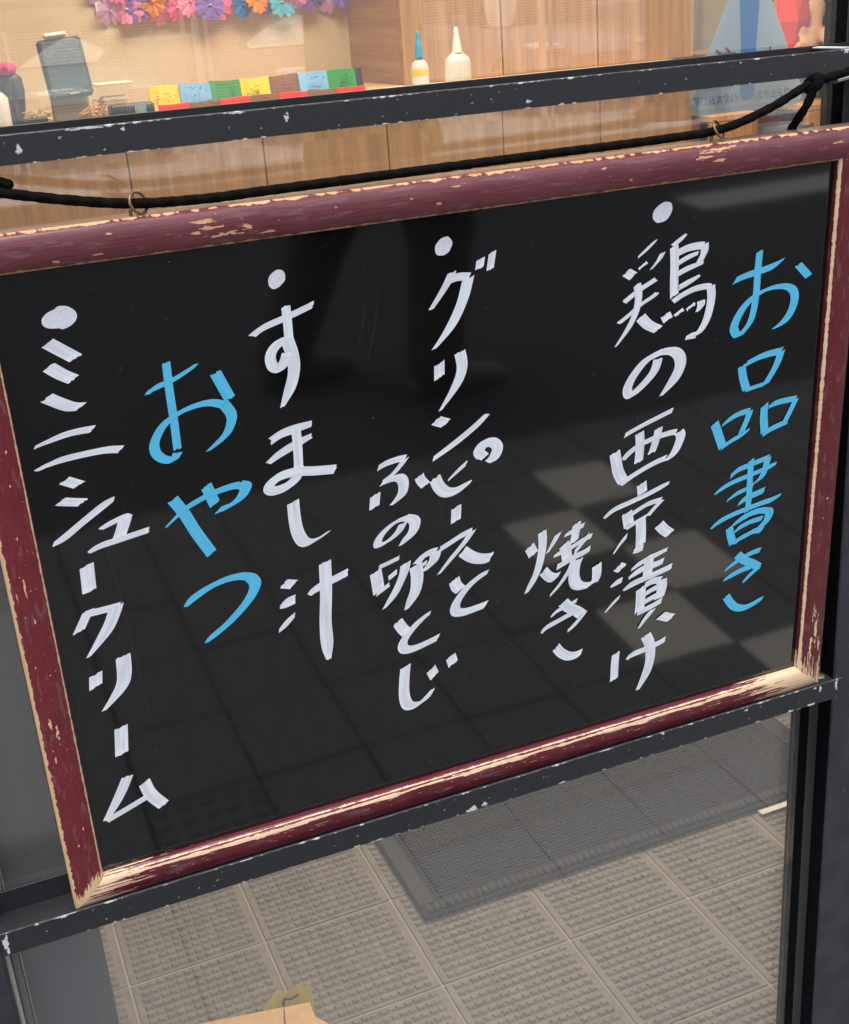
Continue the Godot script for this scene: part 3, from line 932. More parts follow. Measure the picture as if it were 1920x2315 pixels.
# the right end of the room: a low table, orange boxes, a dark bin, a red bag
func build_right_corner() -> void:
	var tb := thing("low_shelf", "tan wooden shelf board at the right end of the shop", "shelf", Vector3(1.9, 0, -2.3))
	obj("board", span(Vector3(-0.12, 1.052, -0.22), Vector3(0.9, 1.074, 0.16), 0.003), mat(0.60, 0.38, 0.20, 0.5), tb)
	obj("leg", span(Vector3(-0.10, 0.0, -0.21), Vector3(-0.06, 1.051, -0.17), 0.002), M.wood_orange, tb)
	obj("leg", span(Vector3(0.84, 0.0, -0.21), Vector3(0.88, 1.051, -0.17), 0.002), M.wood_orange, tb)
	obj("leg", span(Vector3(0.84, 0.0, 0.11), Vector3(0.88, 1.051, 0.15), 0.002), M.wood_orange, tb)
	for d in [[1.69, "left"], [1.985, "right"]]:
		var o := thing("wooden_box", "orange wooden box to the %s of the dark bin" % d[1], "box", Vector3(d[0], 0, -2.1), 0.0, "orange boxes at the right end")
		obj("front_board", span(Vector3(-0.08, 0.0, 0.0), Vector3(0.045, 0.925, 0.018), 0.002), M.wood_orange, o)
		obj("side_board", span(Vector3(0.046, 0.0, -0.22), Vector3(0.062, 0.925, 0.018), 0.002), mat(0.36, 0.15, 0.03, 0.5), o)
		obj("top_board", span(Vector3(-0.08, 0.926, -0.22), Vector3(0.062, 0.942, 0.018), 0.002), M.wood_orange, o)
	var bn := thing("waste_bin", "dark tapered bin between the two orange boxes", "bin", Vector3(1.845, 0, -2.1))
	obj("bin_wall", lathe([[0.0, 0.0], [0.05, 0.0], [0.075, 0.90], [0.070, 0.90], [0.046, 0.01]], 24), mat(0.05, 0.045, 0.06, 0.6), bn)
	var bag := thing("cloth_bag", "bright red cloth bag narrowing to its base, with an orange side", "bag", Vector3(1.962, 1.074, -2.25))
	var st := st_new()
	var lo := [Vector3(-0.022, 0, 0.016), Vector3(0.004, 0, 0.024), Vector3(0.028, 0, 0.014), Vector3(0.026, 0, -0.014), Vector3(-0.020, 0, -0.014)]
	var mid := [Vector3(-0.052, 0.07, 0.020), Vector3(0.0, 0.066, 0.040), Vector3(0.060, 0.07, 0.016), Vector3(0.055, 0.07, -0.03), Vector3(-0.045, 0.07, -0.03)]
	var hi := [Vector3(-0.048, 0.128, 0.010), Vector3(0.0, 0.15, 0.018), Vector3(0.044, 0.165, 0.010), Vector3(0.04, 0.16, -0.01), Vector3(-0.04, 0.13, -0.01)]
	for k in range(0, 5):
		var k1 := (k + 1) % 5
		if k < 4:
			quad(st, lo[k], lo[k1], mid[k1], mid[k])
			quad(st, mid[k], mid[k1], hi[k1], hi[k])
	obj("cloth", done(st), mat(0.70, 0.025, 0.02, 0.7), bag)
	var sd := st_new()
	quad(sd, lo[4], lo[0], mid[0], mid[4])
	quad(sd, mid[4], mid[0], hi[0], hi[4])
	obj("side_cloth", done(sd), mat(0.75, 0.22, 0.03, 0.7), bag)
	var yb := thing("yellow_paper", "pale yellow folded paper on the shelf beside the arm", "paper", Vector3(2.20, 1.0745, -2.18))
	obj("sheet", prism(PackedVector2Array([Vector2(-0.06, 0), Vector2(0.12, 0), Vector2(0.12, 0.10), Vector2(0.02, 0.05)]), -0.02, -0.017), mat(0.72, 0.62, 0.30, 0.7), yb)


# triangular warning sticker on the inside of the pane
func build_sticker() -> void:
	var s := thing("caution_sticker", "rounded triangular caution sticker with a blue exclamation mark on the pane", "sticker", Vector3(0.2387, 1.1855, -0.0494))
	var out := PackedVector2Array()
	for c in [[Vector2(-0.0375, 0.008), 0.008, PI - 0.42, 1.5 * PI], [Vector2(0.0375, 0.008), 0.008, 1.5 * PI, TAU + 0.42], [Vector2(0.0, 0.089), 0.007, 0.44, PI - 0.44]]:
		for k in 6:
			out.append(c[0] + Vector2.from_angle(lerpf(c[2], c[3], k / 5.0)) * c[1])
	obj("sheet", prism(out, -0.0006, 0.0), mat(0.50, 0.60, 0.62, 0.5), s)
	var blue := mat(0.0, 0.22, 0.55, 0.5)
	obj("exclamation_mark", prism(PackedVector2Array([Vector2(-0.0078, 0.072), Vector2(-0.0040, 0.077), Vector2(0.0040, 0.077), Vector2(0.0078, 0.072), Vector2(0.0052, 0.028), Vector2(0.0, 0.0265), Vector2(-0.0052, 0.028)]), 0.0, 0.0003), blue, s)
	var dot := PackedVector2Array()
	for k in 20:
		dot.append(Vector2(0.0, 0.0132) + Vector2.from_angle(TAU * k / 20) * Vector2(0.0060, 0.0065))
	obj("exclamation_dot", prism(dot, 0.0, 0.0003), blue, s)
	# red lettering either side, half hidden by the metal rail, and a line of small blue lettering below
	var red := mat(0.38, 0.01, 0.02, 0.5)
	pen_glyph(s, red, Vector2(-0.0265, 0.0245), 0.016, [[0.10, 0.95, 0.25, 0.85], [0.05, 0.62, 0.20, 0.52], [0.08, 0.05, 0.24, 0.34], [0.58, 1.0, 0.70, 0.88], [0.38, 0.78, 0.98, 0.78], [0.42, 0.44, 0.94, 0.44], [0.34, 0.06, 1.0, 0.06], [0.68, 0.78, 0.68, 0.06]], 0.12)
	pen_glyph(s, red, Vector2(0.0094, 0.0225), 0.016, [[0.5, 1.0, 0.5, 0.88], [0.1, 0.86, 0.9, 0.86], [0.3, 0.84, 0.34, 0.72], [0.7, 0.84, 0.66, 0.72], [0.0, 0.70, 1.0, 0.70], [0.22, 0.58, 0.22, 0.32], [0.78, 0.58, 0.78, 0.32], [0.22, 0.58, 0.78, 0.58], [0.22, 0.45, 0.78, 0.45], [0.22, 0.32, 0.78, 0.32], [0.08, 0.22, 0.04, 0.04], [0.3, 0.22, 0.34, 0.02], [0.34, 0.02, 0.72, 0.02], [0.54, 0.24, 0.6, 0.14], [0.84, 0.24, 0.96, 0.08]], 0.10)
	var kake := [[0.06, 0.95, 0.06, 0.35], [0.06, 0.95, 0.46, 0.95], [0.06, 0.76, 0.44, 0.76], [0.06, 0.57, 0.44, 0.57], [0.06, 0.38, 0.48, 0.38], [0.26, 0.95, 0.26, 0.40], [0.48, 0.38, 0.44, 0.02], [0.08, 0.24, 0.04, 0.06], [0.20, 0.24, 0.20, 0.10], [0.32, 0.24, 0.34, 0.12], [0.56, 0.92, 1.0, 0.92], [0.56, 0.92, 0.56, 0.04], [0.56, 0.04, 1.0, 0.04], [0.66, 0.76, 0.92, 0.22], [0.90, 0.78, 0.66, 0.20]]
	var ke := [[0.14, 0.95, 0.10, 0.50], [0.10, 0.50, 0.16, 0.05], [0.36, 0.72, 0.95, 0.76], [0.70, 0.98, 0.70, 0.40], [0.70, 0.40, 0.52, 0.03]]
	var komi := [[0.10, 0.92, 0.22, 0.80], [0.04, 0.58, 0.24, 0.58], [0.24, 0.58, 0.18, 0.20], [0.04, 0.08, 0.20, 0.18], [0.20, 0.14, 1.0, 0.04], [0.52, 0.92, 0.66, 0.90], [0.66, 0.90, 0.72, 0.60], [0.72, 0.60, 0.96, 0.22], [0.64, 0.66, 0.34, 0.24]]
	var ma := [[0.16, 0.80, 0.86, 0.80], [0.18, 0.58, 0.84, 0.58], [0.54, 0.98, 0.54, 0.22], [0.54, 0.22, 0.30, 0.06], [0.30, 0.06, 0.18, 0.18], [0.18, 0.18, 0.36, 0.28], [0.36, 0.28, 0.88, 0.06]]
	var na := [[0.08, 0.80, 0.54, 0.82], [0.34, 0.98, 0.10, 0.40], [0.66, 0.86, 0.90, 0.70], [0.68, 0.62, 0.68, 0.20], [0.68, 0.20, 0.46, 0.06], [0.46, 0.06, 0.40, 0.20], [0.40, 0.20, 0.62, 0.28], [0.62, 0.28, 0.92, 0.10]]
	var ii := [[0.14, 0.86, 0.14, 0.32], [0.14, 0.32, 0.26, 0.12], [0.26, 0.12, 0.38, 0.28], [0.74, 0.82, 0.90, 0.40]]
	var tatsu := [[0.50, 0.98, 0.50, 0.82], [0.10, 0.80, 0.90, 0.80], [0.30, 0.66, 0.36, 0.16], [0.70, 0.66, 0.62, 0.10], [0.04, 0.06, 0.96, 0.06]]
	var chi := [[0.12, 0.80, 0.88, 0.80], [0.44, 0.98, 0.22, 0.40], [0.22, 0.40, 0.60, 0.52], [0.60, 0.52, 0.82, 0.34], [0.82, 0.34, 0.66, 0.10], [0.66, 0.10, 0.34, 0.04]]
	var to := [[0.52, 0.96, 0.52, 0.08], [0.52, 0.58, 0.86, 0.58], [0.22, 0.62, 0.22, 0.08], [0.04, 0.06, 0.96, 0.06]]
	var ra := [[0.34, 0.96, 0.60, 0.84], [0.28, 0.74, 0.22, 0.34], [0.22, 0.34, 0.60, 0.50], [0.60, 0.50, 0.84, 0.32], [0.84, 0.32, 0.66, 0.10], [0.66, 0.10, 0.30, 0.04]]
	var left := [kake, ke, komi, ma, na, ii]
	var right := [tatsu, chi, to, ra, na, ii]
	for i in 6:
		pen_glyph(s, blue, Vector2(-0.0424 + i * 0.0058, 0.0068), 0.0052, left[i], 0.13)
		pen_glyph(s, blue, Vector2(0.0079 + i * 0.0055, 0.0068), 0.0050, right[i], 0.13)


# one printed character made of straight pen strokes in a unit square
func pen_glyph(parent: Node3D, m: Material, at: Vector2, size: float, strokes: Array, w: float) -> void:
	var st := st_new()
	var z := 0.0002
	for s in strokes:
		var a := at + Vector2(s[0], s[1]) * size
		var b := at + Vector2(s[2], s[3]) * size
		var d := (b - a).normalized() * w * size * 0.5
		var n := d.orthogonal()
		a -= d
		b += d
		z += 0.00001
		quad(st, Vector3(a.x - n.x, a.y - n.y, z), Vector3(a.x + n.x, a.y + n.y, z), Vector3(b.x + n.x, b.y + n.y, z), Vector3(b.x - n.x, b.y - n.y, z))
	obj("printed_character", done(st), m, parent)


# ---------------------------------------------------------------- people
# bones: [from, to, radius at from, radius at to]; joined with a smooth minimum and meshed as surface nets
func flesh(bones: Array, cell: float, k: float) -> ArrayMesh:
	var lo := Vector3.ONE * 1e9
	var hi := -lo
	for b in bones:
		for e in 2:
			var r: float = b[2 + e] + k + cell * 2.0
			lo = lo.min(b[e] - Vector3.ONE * r)
			hi = hi.max(b[e] + Vector3.ONE * r)
	var n := Vector3i(((hi - lo) / cell).ceil()) + Vector3i.ONE
	var f := PackedFloat32Array()
	f.resize(n.x * n.y * n.z)
	f.fill(1.0)
	var nx := n.x
	var nxy := n.x * n.y
	for b in bones:
		var a: Vector3 = b[0]
		var d: Vector3 = b[1] - a
		var dd := maxf(d.length_squared(), 1e-9)
		var ra: float = b[2]
		var rb: float = b[3]
		var m := maxf(ra, rb) + k + cell * 2.0
		var l := Vector3i(((a.min(b[1]) - Vector3.ONE * m - lo) / cell).floor()).clamp(Vector3i.ZERO, n - Vector3i.ONE)
		var h := Vector3i(((a.max(b[1]) + Vector3.ONE * m - lo) / cell).ceil()).clamp(Vector3i.ZERO, n - Vector3i.ONE)
		for z in range(l.z, h.z + 1):
			for y in range(l.y, h.y + 1):
				var at := nxy * z + nx * y
				for x in range(l.x, h.x + 1):
					var p := lo + Vector3(x, y, z) * cell - a
					var t := clampf(p.dot(d) / dd, 0.0, 1.0)
					var s := (p - d * t).length() - lerpf(ra, rb, t)
					var o := f[at + x]
					var q := maxf(k - absf(s - o), 0.0)
					f[at + x] = minf(s, o) - q * q * 0.25 / k
	var ids := {}
	var vs := PackedVector3Array()
	var st := st_new()
	for z in n.z - 1:
		for y in n.y - 1:
			for x in nx - 1:
				var i := nxy * z + nx * y + x
				var c := [f[i], f[i + 1], f[i + nx], f[i + nx + 1], f[i + nxy], f[i + nxy + 1], f[i + nxy + nx], f[i + nxy + nx + 1]]
				var neg := 0
				for v in c:
					if v < 0.0:
						neg += 1
				if neg == 0 or neg == 8:
					continue
				var sum := Vector3.ZERO
				var cnt := 0
				for e in [[0, 1], [2, 3], [4, 5], [6, 7], [0, 2], [1, 3], [4, 6], [5, 7], [0, 4], [1, 5], [2, 6], [3, 7]]:
					var u: float = c[e[0]]
					var w: float = c[e[1]]
					if (u < 0.0) != (w < 0.0):
						var t := u / (u - w)
						var pa := Vector3(e[0] & 1, (e[0] >> 1) & 1, e[0] >> 2)
						var pb := Vector3(e[1] & 1, (e[1] >> 1) & 1, e[1] >> 2)
						sum += pa.lerp(pb, t)
						cnt += 1
				ids[i] = vs.size()
				vs.append(lo + (Vector3(x, y, z) + sum / cnt) * cell)
	for i in ids:
		for ax in 3:
			var step: int = [1, nx, nxy][ax]
			if i + step >= f.size() or (f[i] < 0.0) == (f[i + step] < 0.0):
				continue
			var s1: int = [nx, nxy, 1][ax]
			var s2: int = [nxy, 1, nx][ax]
			if not (ids.has(i - s1) and ids.has(i - s2) and ids.has(i - s1 - s2)):
				continue
			var q := [vs[ids[i - s1 - s2]], vs[ids[i - s2]], vs[ids[i]], vs[ids[i - s1]]]
			if f[i] >= 0.0:
				q.reverse()
			quad(st, q[0], q[1], q[2], q[3], 1)
	return done(st)


func build_people() -> void:
	# a passer-by, mirrored in the board and the pane: walking along the road's near edge
	var p := thing("person", "passer-by in a dark jacket and grey brown trousers walking along the road", "person", Vector3(0.92, -0.022, 2.66))
	var hip_l := Vector3(-0.02, 0.88, 0.09)
	var hip_r := Vector3(0.02, 0.88, -0.09)
	var kn_l := Vector3(-0.12, 0.48, 0.12)
	var kn_r := Vector3(0.14, 0.49, -0.12)
	var an_l := Vector3(-0.27, 0.10, 0.14)
	var an_r := Vector3(0.10, 0.08, -0.13)
	var chest := Vector3(0.03, 1.30, 0.0)
	var neck := Vector3(0.05, 1.47, 0.0)
	var head := Vector3(0.08, 1.60, 0.0)
	var sh_l := Vector3(0.03, 1.40, 0.18)
	var sh_r := Vector3(0.03, 1.40, -0.18)
	var el_l := Vector3(0.10, 1.14, 0.24)
	var el_r := Vector3(-0.08, 1.14, -0.24)
	var wr_l := Vector3(0.26, 0.98, 0.22)
	var wr_r := Vector3(0.0, 0.90, -0.25)
	var body := [[chest, Vector3(0, 0.95, 0), 0.13, 0.12], [neck, chest, 0.05, 0.10], [head + Vector3(0.01, -0.04, 0), head + Vector3(-0.01, 0.03, 0), 0.075, 0.085], [head + Vector3(0.085, -0.01, 0), head + Vector3(0.10, -0.03, 0), 0.010, 0.014], [neck, head, 0.05, 0.05],
		[head + Vector3(0.0, -0.01, 0.085), head + Vector3(-0.01, 0.02, 0.085), 0.014, 0.014], [head + Vector3(0.0, -0.01, -0.085), head + Vector3(-0.01, 0.02, -0.085), 0.014, 0.014],
		[sh_l, el_l, 0.048, 0.038], [el_l, wr_l, 0.038, 0.026], [sh_r, el_r, 0.048, 0.038], [el_r, wr_r, 0.038, 0.026], [hip_l, kn_l, 0.08, 0.055], [kn_l, an_l, 0.055, 0.036], [hip_r, kn_r, 0.08, 0.055], [kn_r, an_r, 0.055, 0.036]]
	body.append_array(hand_bones(wr_l, Vector3(0.55, -0.83, 0.05), Vector3(0.6, 0.4, 0.0)))
	body.append_array(hand_bones(wr_r, Vector3(0.15, -0.98, 0.05), Vector3(0.9, 0.1, 0.0)))
	obj("body", flesh(body, 0.014, 0.02), M.skin, p)
	obj("jacket", flesh([[chest, Vector3(0, 0.92, 0), 0.165, 0.155], [sh_l, sh_r, 0.085, 0.085], [sh_l, el_l, 0.075, 0.062], [el_l, wr_l, 0.062, 0.048], [sh_r, el_r, 0.075, 0.062], [el_r, wr_r, 0.062, 0.048], [neck + Vector3(0, -0.05, 0), chest, 0.075, 0.12]], 0.018, 0.05), mat(0.022, 0.023, 0.028, 0.85), p)
	obj("trousers", flesh([[hip_l, hip_r, 0.125, 0.125], [hip_l, kn_l, 0.118, 0.092], [kn_l, an_l, 0.092, 0.080], [hip_r, kn_r, 0.118, 0.092], [kn_r, an_r, 0.092, 0.080]], 0.018, 0.04), mat(0.060, 0.050, 0.040, 0.9), p)
	obj("shoe", flesh([[an_l + Vector3(-0.03, -0.045, 0), an_l + Vector3(0.18, -0.060, 0.01), 0.045, 0.034], [an_l + Vector3(-0.05, -0.068, 0), an_l + Vector3(0.2, -0.074, 0.01), 0.028, 0.026]], 0.012, 0.02), mat(0.16, 0.15, 0.15, 0.6), p)
	obj("shoe", flesh([[an_r + Vector3(-0.03, -0.030, 0), an_r + Vector3(0.18, -0.045, -0.01), 0.045, 0.034], [an_r + Vector3(-0.05, -0.050, 0), an_r + Vector3(0.2, -0.053, -0.01), 0.030, 0.027]], 0.012, 0.02), mat(0.22, 0.21, 0.21, 0.6), p)
	obj("hair", flesh([[head + Vector3(-0.035, 0.02, 0), head + Vector3(0.01, 0.06, 0), 0.088, 0.078], [head + Vector3(-0.05, -0.02, 0), head + Vector3(-0.03, 0.05, 0), 0.065, 0.08]], 0.012, 0.02), M.hair, p)
	# a person leaning over the shelf inside, seen from the upper arm to the hand
	var c := thing("person", "person in a navy short sleeved top leaning on the shelf with bare forearms", "person", Vector3(2.19, 0.0, -2.52))
	var top := Vector3(0.03, 1.32, 0.02)
	var hd := Vector3(0.0, 1.52, 0.12)
	var s_l := Vector3(-0.09, 1.27, 0.10)
	var s_r := Vector3(0.17, 1.30, 0.05)
	var e_l := Vector3(-0.105, 1.165, 0.215)
	var e_r := Vector3(0.13, 1.15, 0.18)
	var w_l := Vector3(-0.150, 1.107, 0.275)
	var w_r := Vector3(-0.045, 1.125, 0.30)
	var cb := [[top, Vector3(0.04, 0.95, -0.08), 0.10, 0.10], [top, hd, 0.05, 0.045], [hd, hd + Vector3(0, 0.05, -0.01), 0.075, 0.085], [hd + Vector3(0, -0.01, 0.08), hd + Vector3(0, -0.03, 0.09), 0.01, 0.013], [hd + Vector3(0.085, 0, 0), hd + Vector3(0.085, 0.025, 0), 0.013, 0.013], [hd + Vector3(-0.085, 0, 0), hd + Vector3(-0.085, 0.025, 0), 0.013, 0.013],
		[s_l, e_l, 0.036, 0.030], [e_l, w_l, 0.030, 0.020], [s_r, e_r, 0.036, 0.030], [e_r, w_r, 0.030, 0.020], [Vector3(-0.04, 0.92, -0.10), Vector3(-0.05, 0.48, -0.08), 0.07, 0.048], [Vector3(-0.05, 0.48, -0.08), Vector3(-0.05, 0.07, -0.12), 0.048, 0.034], [Vector3(0.12, 0.92, -0.10), Vector3(0.13, 0.48, -0.08), 0.07, 0.048], [Vector3(0.13, 0.48, -0.08), Vector3(0.13, 0.07, -0.12), 0.048, 0.034],
		[Vector3(-0.05, 0.05, -0.13), Vector3(-0.05, 0.03, 0.02), 0.036, 0.026], [Vector3(0.13, 0.05, -0.13), Vector3(0.13, 0.03, 0.02), 0.036, 0.026]]
	cb.append_array(hand_bones(w_l, Vector3(-0.55, -0.42, 0.4), Vector3(0.4, 0.2, 0.6), 0.8))
	cb.append_array(hand_bones(w_r, Vector3(-0.75, -0.15, 0.3), Vector3(0.1, 0.8, 0.2), 0.8))
	obj("body", flesh(cb, 0.009, 0.014), M.skin, c)
	obj("top", flesh([[top, Vector3(0.04, 0.93, -0.08), 0.135, 0.135], [s_l, s_r, 0.070, 0.070], [s_l, s_l.lerp(e_l, 0.72), 0.058, 0.052], [s_r, s_r.lerp(e_r, 0.8), 0.058, 0.052]], 0.014, 0.03), mat(0.016, 0.018, 0.034, 0.9), c)
	obj("trousers", flesh([[Vector3(-0.04, 0.90, -0.10), Vector3(0.12, 0.90, -0.10), 0.105, 0.105], [Vector3(-0.04, 0.92, -0.10), Vector3(-0.05, 0.48, -0.08), 0.09, 0.07], [Vector3(-0.05, 0.48, -0.08), Vector3(-0.05, 0.10, -0.12), 0.07, 0.055], [Vector3(0.12, 0.92, -0.10), Vector3(0.13, 0.48, -0.08), 0.09, 0.07], [Vector3(0.13, 0.48, -0.08), Vector3(0.13, 0.10, -0.12), 0.07, 0.055]], 0.018, 0.03), mat(0.45, 0.03, 0.03, 0.85), c)
	obj("hair", flesh([[hd + Vector3(0, 0.05, -0.03), hd + Vector3(0, 0.08, 0.0), 0.092, 0.082]], 0.014, 0.02), M.hair, c)


# palm, four unequal bent fingers and a thumb from the side of the palm
func hand_bones(wrist: Vector3, along: Vector3, back: Vector3, size := 1.0) -> Array:
	var a := along.normalized()
	var side := a.cross(back).normalized()
	var nrm := side.cross(a).normalized()
	var out := [[wrist, wrist + a * 0.07 * size, 0.026 * size, 0.030 * size]]
	var lens := [0.062, 0.072, 0.067, 0.052]
	for i in 4:
		var root: Vector3 = wrist + a * 0.075 * size + side * (0.030 - 0.020 * i) * size
		var k: Vector3 = root + (a * 0.9 - nrm * 0.25).normalized() * lens[i] * 0.5 * size
		var tip: Vector3 = k + (a * 0.6 - nrm * 0.75).normalized() * lens[i] * 0.5 * size
		out.append([root, k, 0.0095 * size, 0.0085 * size])
		out.append([k, tip, 0.0085 * size, 0.007 * size])
	var tr: Vector3 = wrist + a * 0.025 * size + side * 0.024 * size
	var tk: Vector3 = tr + (a * 0.6 + side * 0.7 - nrm * 0.2).normalized() * 0.035 * size
	out.append([tr, tk, 0.012 * size, 0.010 * size])
	out.append([tk, tk + (a * 0.9 - nrm * 0.4).normalized() * 0.028 * size, 0.010 * size, 0.008 * size])
	return out


# ---------------------------------------------------------------- the two black metal tray rails
func build_rails() -> void:
	tray("lower black metal tray rail holding the menu board, its edges chipped", 0.7363, 0.7533, 0.7625, 41, false)
	tray("upper black metal tray rail across the pane above the board, chipped white along its edges", 1.2073, 1.2222, 1.2242, 42, true)


func tray(label: String, y0: float, y1: float, yb: float, seed_: int, upper: bool) -> void:
	var xl := -0.338 if not upper else -0.3385
	var xr := 0.3053
	var t := thing("tray_rail", label, "rail", Vector3(0, y0, 0), 0.0)
	var h := y1 - y0
	var lip_m := lip_material(seed_, upper)
	var st := st_new()
	quad(st, Vector3(xl, 0, 0.003), Vector3(xr, 0, 0.003), Vector3(xr, h - 0.0004, 0.003), Vector3(xl, h - 0.0004, 0.003), -1, [Vector2(0, 0.86), Vector2(1, 0.86), Vector2(1, 0.14), Vector2(0, 0.14)])
	quad(st, Vector3(xl, h - 0.0004, 0.003), Vector3(xr, h - 0.0004, 0.003), Vector3(xr, h, 0.0026), Vector3(xl, h, 0.0026), -1, [Vector2(0, 0.13), Vector2(1, 0.13), Vector2(1, 0.08), Vector2(0, 0.08)])
	quad(st, Vector3(xl, h, 0.0026), Vector3(xr, h, 0.0026), Vector3(xr, h, 0.0014), Vector3(xl, h, 0.0014), -1, [Vector2(0, 0.07), Vector2(1, 0.07), Vector2(1, 0.01), Vector2(0, 0.01)])
	quad(st, Vector3(xr, 0, 0.0014), Vector3(xl, 0, 0.0014), Vector3(xl, h, 0.0014), Vector3(xr, h, 0.0014), -1, [Vector2(1, 0.5), Vector2(0, 0.5), Vector2(0, 0.45), Vector2(1, 0.45)])
	quad(st, Vector3(xr, 0, 0.003), Vector3(xr, 0, 0.0014), Vector3(xr, h, 0.0014), Vector3(xr, h, 0.0026), -1, [Vector2(0.99, 0.98), Vector2(1, 0.98), Vector2(1, 0.92), Vector2(0.99, 0.92)])
	quad(st, Vector3(xl, 0, 0.0014), Vector3(xl, 0, 0.003), Vector3(xl, h, 0.0026), Vector3(xl, h, 0.0014), -1, [Vector2(0, 0.98), Vector2(0.01, 0.98), Vector2(0.01, 0.92), Vector2(0, 0.92)])
	quad(st, Vector3(xl, 0, 0.0014), Vector3(xr, 0, 0.0014), Vector3(xr, 0, 0.003), Vector3(xl, 0, 0.003), -1, [Vector2(0, 0.99), Vector2(1, 0.99), Vector2(1, 0.87), Vector2(0, 0.87)])
	obj("front_lip", done(st), lip_m, t)
	var base_y := h - 0.0078
	obj("shelf_plate", span(Vector3(xl, base_y, -0.0262), Vector3(xr, base_y + 0.0015, 0.0013), 0.0002), M.black_metal, t)
	obj("back_flange", span(Vector3(xl, base_y, -0.0284), Vector3(xr, yb - y0, -0.0263), 0.0003), M.black_metal, t)
	if not upper:
		obj("screw", lathe([[0.0, 0.0], [0.0045, 0.0], [0.0042, 0.0015], [0.002, 0.0022], [0.0, 0.0022]], 14), mat(0.20, 0.18, 0.13, 0.45, 0.6), t, Vector3(0.2975, base_y + 0.0016, -0.014))
	else:
		obj("end_clip", span(Vector3(0.272, h + 0.0002, -0.026), Vector3(0.279, h + 0.0012, 0.0028), 0.0002), mat(0.55, 0.55, 0.54, 0.4), t)


# black paint chipped to pale metal along the edges
func lip_material(seed_: int, upper: bool) -> StandardMaterial3D:
	var w := 1600
	var h := 64
	var im := Image.create(w, h, false, Image.FORMAT_RGB8)
	var n1 := noise(seed_, 0.05, 3)
	var n2 := noise(seed_ + 3, 0.012, 2)
	var n3 := noise(seed_ + 9, 0.3, 2)
	var base := Color(0.024, 0.025, 0.029)
	var pale := Color(0.62, 0.62, 0.60)
	var grey := Color(0.13, 0.13, 0.135)
	for x in w:
		var along := n2.get_noise_1d(x)
		for y in h:
			var c := base * (1.0 + 0.25 * n3.get_noise_2d(x * 0.4, y))
			# rubbed upper edge, then chips on both edges where the noise peaks
			var e_top := absf(y - 8.0)
			var e_bot := absf(y - 55.0)
			var a := n1.get_noise_2d(x, 0) + along * 0.6
			var b := n1.get_noise_2d(x, 90) + along * 0.5
			var rag := n3.get_noise_2d(x, y) * 0.25
			if e_top < 1.5 and a + rag > -0.15:
				c = c.lerp(grey, 0.7)
			if e_top < 1.0 + 4.0 * maxf(a - 0.30, 0.0) and a + rag > 0.30:
				c = pale
			if e_bot < 1.0 + 5.0 * maxf(b - 0.32, 0.0) and b + rag > 0.34:
				c = pale
			im.set_pixel(x, y, c.linear_to_srgb())
	var r := RandomNumberGenerator.new()
	r.seed = seed_
	for k in 34:
		var p := Vector2(r.randf_range(0, w), r.randf_range(12, 52))
		blot(im, p, r.randf_range(0.8, 2.2), r.randf_range(0.8, 2.0), base.lerp(pale, r.randf_range(0.1, 0.7)), r)
	var marks := [[0.152, 0.50, 3.5, 7.0], [0.235, 0.26, 2.6, 3.0], [0.372, 0.42, 3.0, 5.5], [0.373, 0.30, 1.6, 2.2], [0.205, 0.15, 22.0, 2.0], [0.33, 0.14, 9.0, 3.0], [0.60, 0.66, 4.5, 2.6], [0.955, 0.12, 7.0, 6.0], [0.985, 0.12, 12.0, 3.5], [0.957, 0.86, 8.0, 6.0]] if upper else [[0.06, 0.15, 9.0, 2.6], [0.035, 0.14, 3.0, 3.0], [0.50, 0.80, 10.0, 6.0], [0.515, 0.74, 5.0, 4.0], [0.955, 0.84, 8.0, 4.5], [0.925, 0.84, 5.0, 4.0], [0.968, 0.3, 2.5, 7.0], [0.96, 0.22, 4.0, 2.0], [0.992, 0.30, 2.5, 14.0], [0.745, 0.18, 2.4, 2.6], [0.86, 0.25, 4.0, 2.0], [0.004, 0.5, 4.0, 18.0]]
	for m in marks:
		blot(im, Vector2(m[0] * w, m[1] * h), m[2], m[3], pale, r)
	var out := StandardMaterial3D.new()
	out.albedo_texture = ImageTexture.create_from_image(im)
	out.roughness = 0.42
	out.texture_repeat = false
	return out


func blot(im: Image, p: Vector2, rx: float, ry: float, c: Color, r: RandomNumberGenerator) -> void:
	var ph := r.randf() * TAU
	for y in range(int(p.y - ry - 2), int(p.y + ry + 3)):
		for x in range(int(p.x - rx - 2), int(p.x + rx + 3)):
			if x < 0 or y < 0 or x >= im.get_width() or y >= im.get_height():
				continue
			var d := Vector2((x - p.x) / rx, (y - p.y) / ry)
			var a := d.angle()
			if d.length() < 1.0 + 0.28 * sin(a * 3.0 + ph) + 0.18 * sin(a * 7.0 + ph * 2.0):
				im.set_pixel(x, y, c.linear_to_srgb())


# ---------------------------------------------------------------- the menu board
const IN_L := -0.2699
const IN_R := 0.2670
const IN_T := 0.1950
const IN_B := -0.1915
const OUT_L := -0.2907
const OUT_R := 0.2905
const OUT_T := 0.2152
const OUT_B := -0.2125


# board coordinates (right, up, out of the board) to the scene
func on_board(u: float, v: float, w := 0.0) -> Vector3:
	return BOARD_C + Vector3(u, v * cos(LEAN) - w * sin(LEAN), v * sin(LEAN) + w * cos(LEAN))


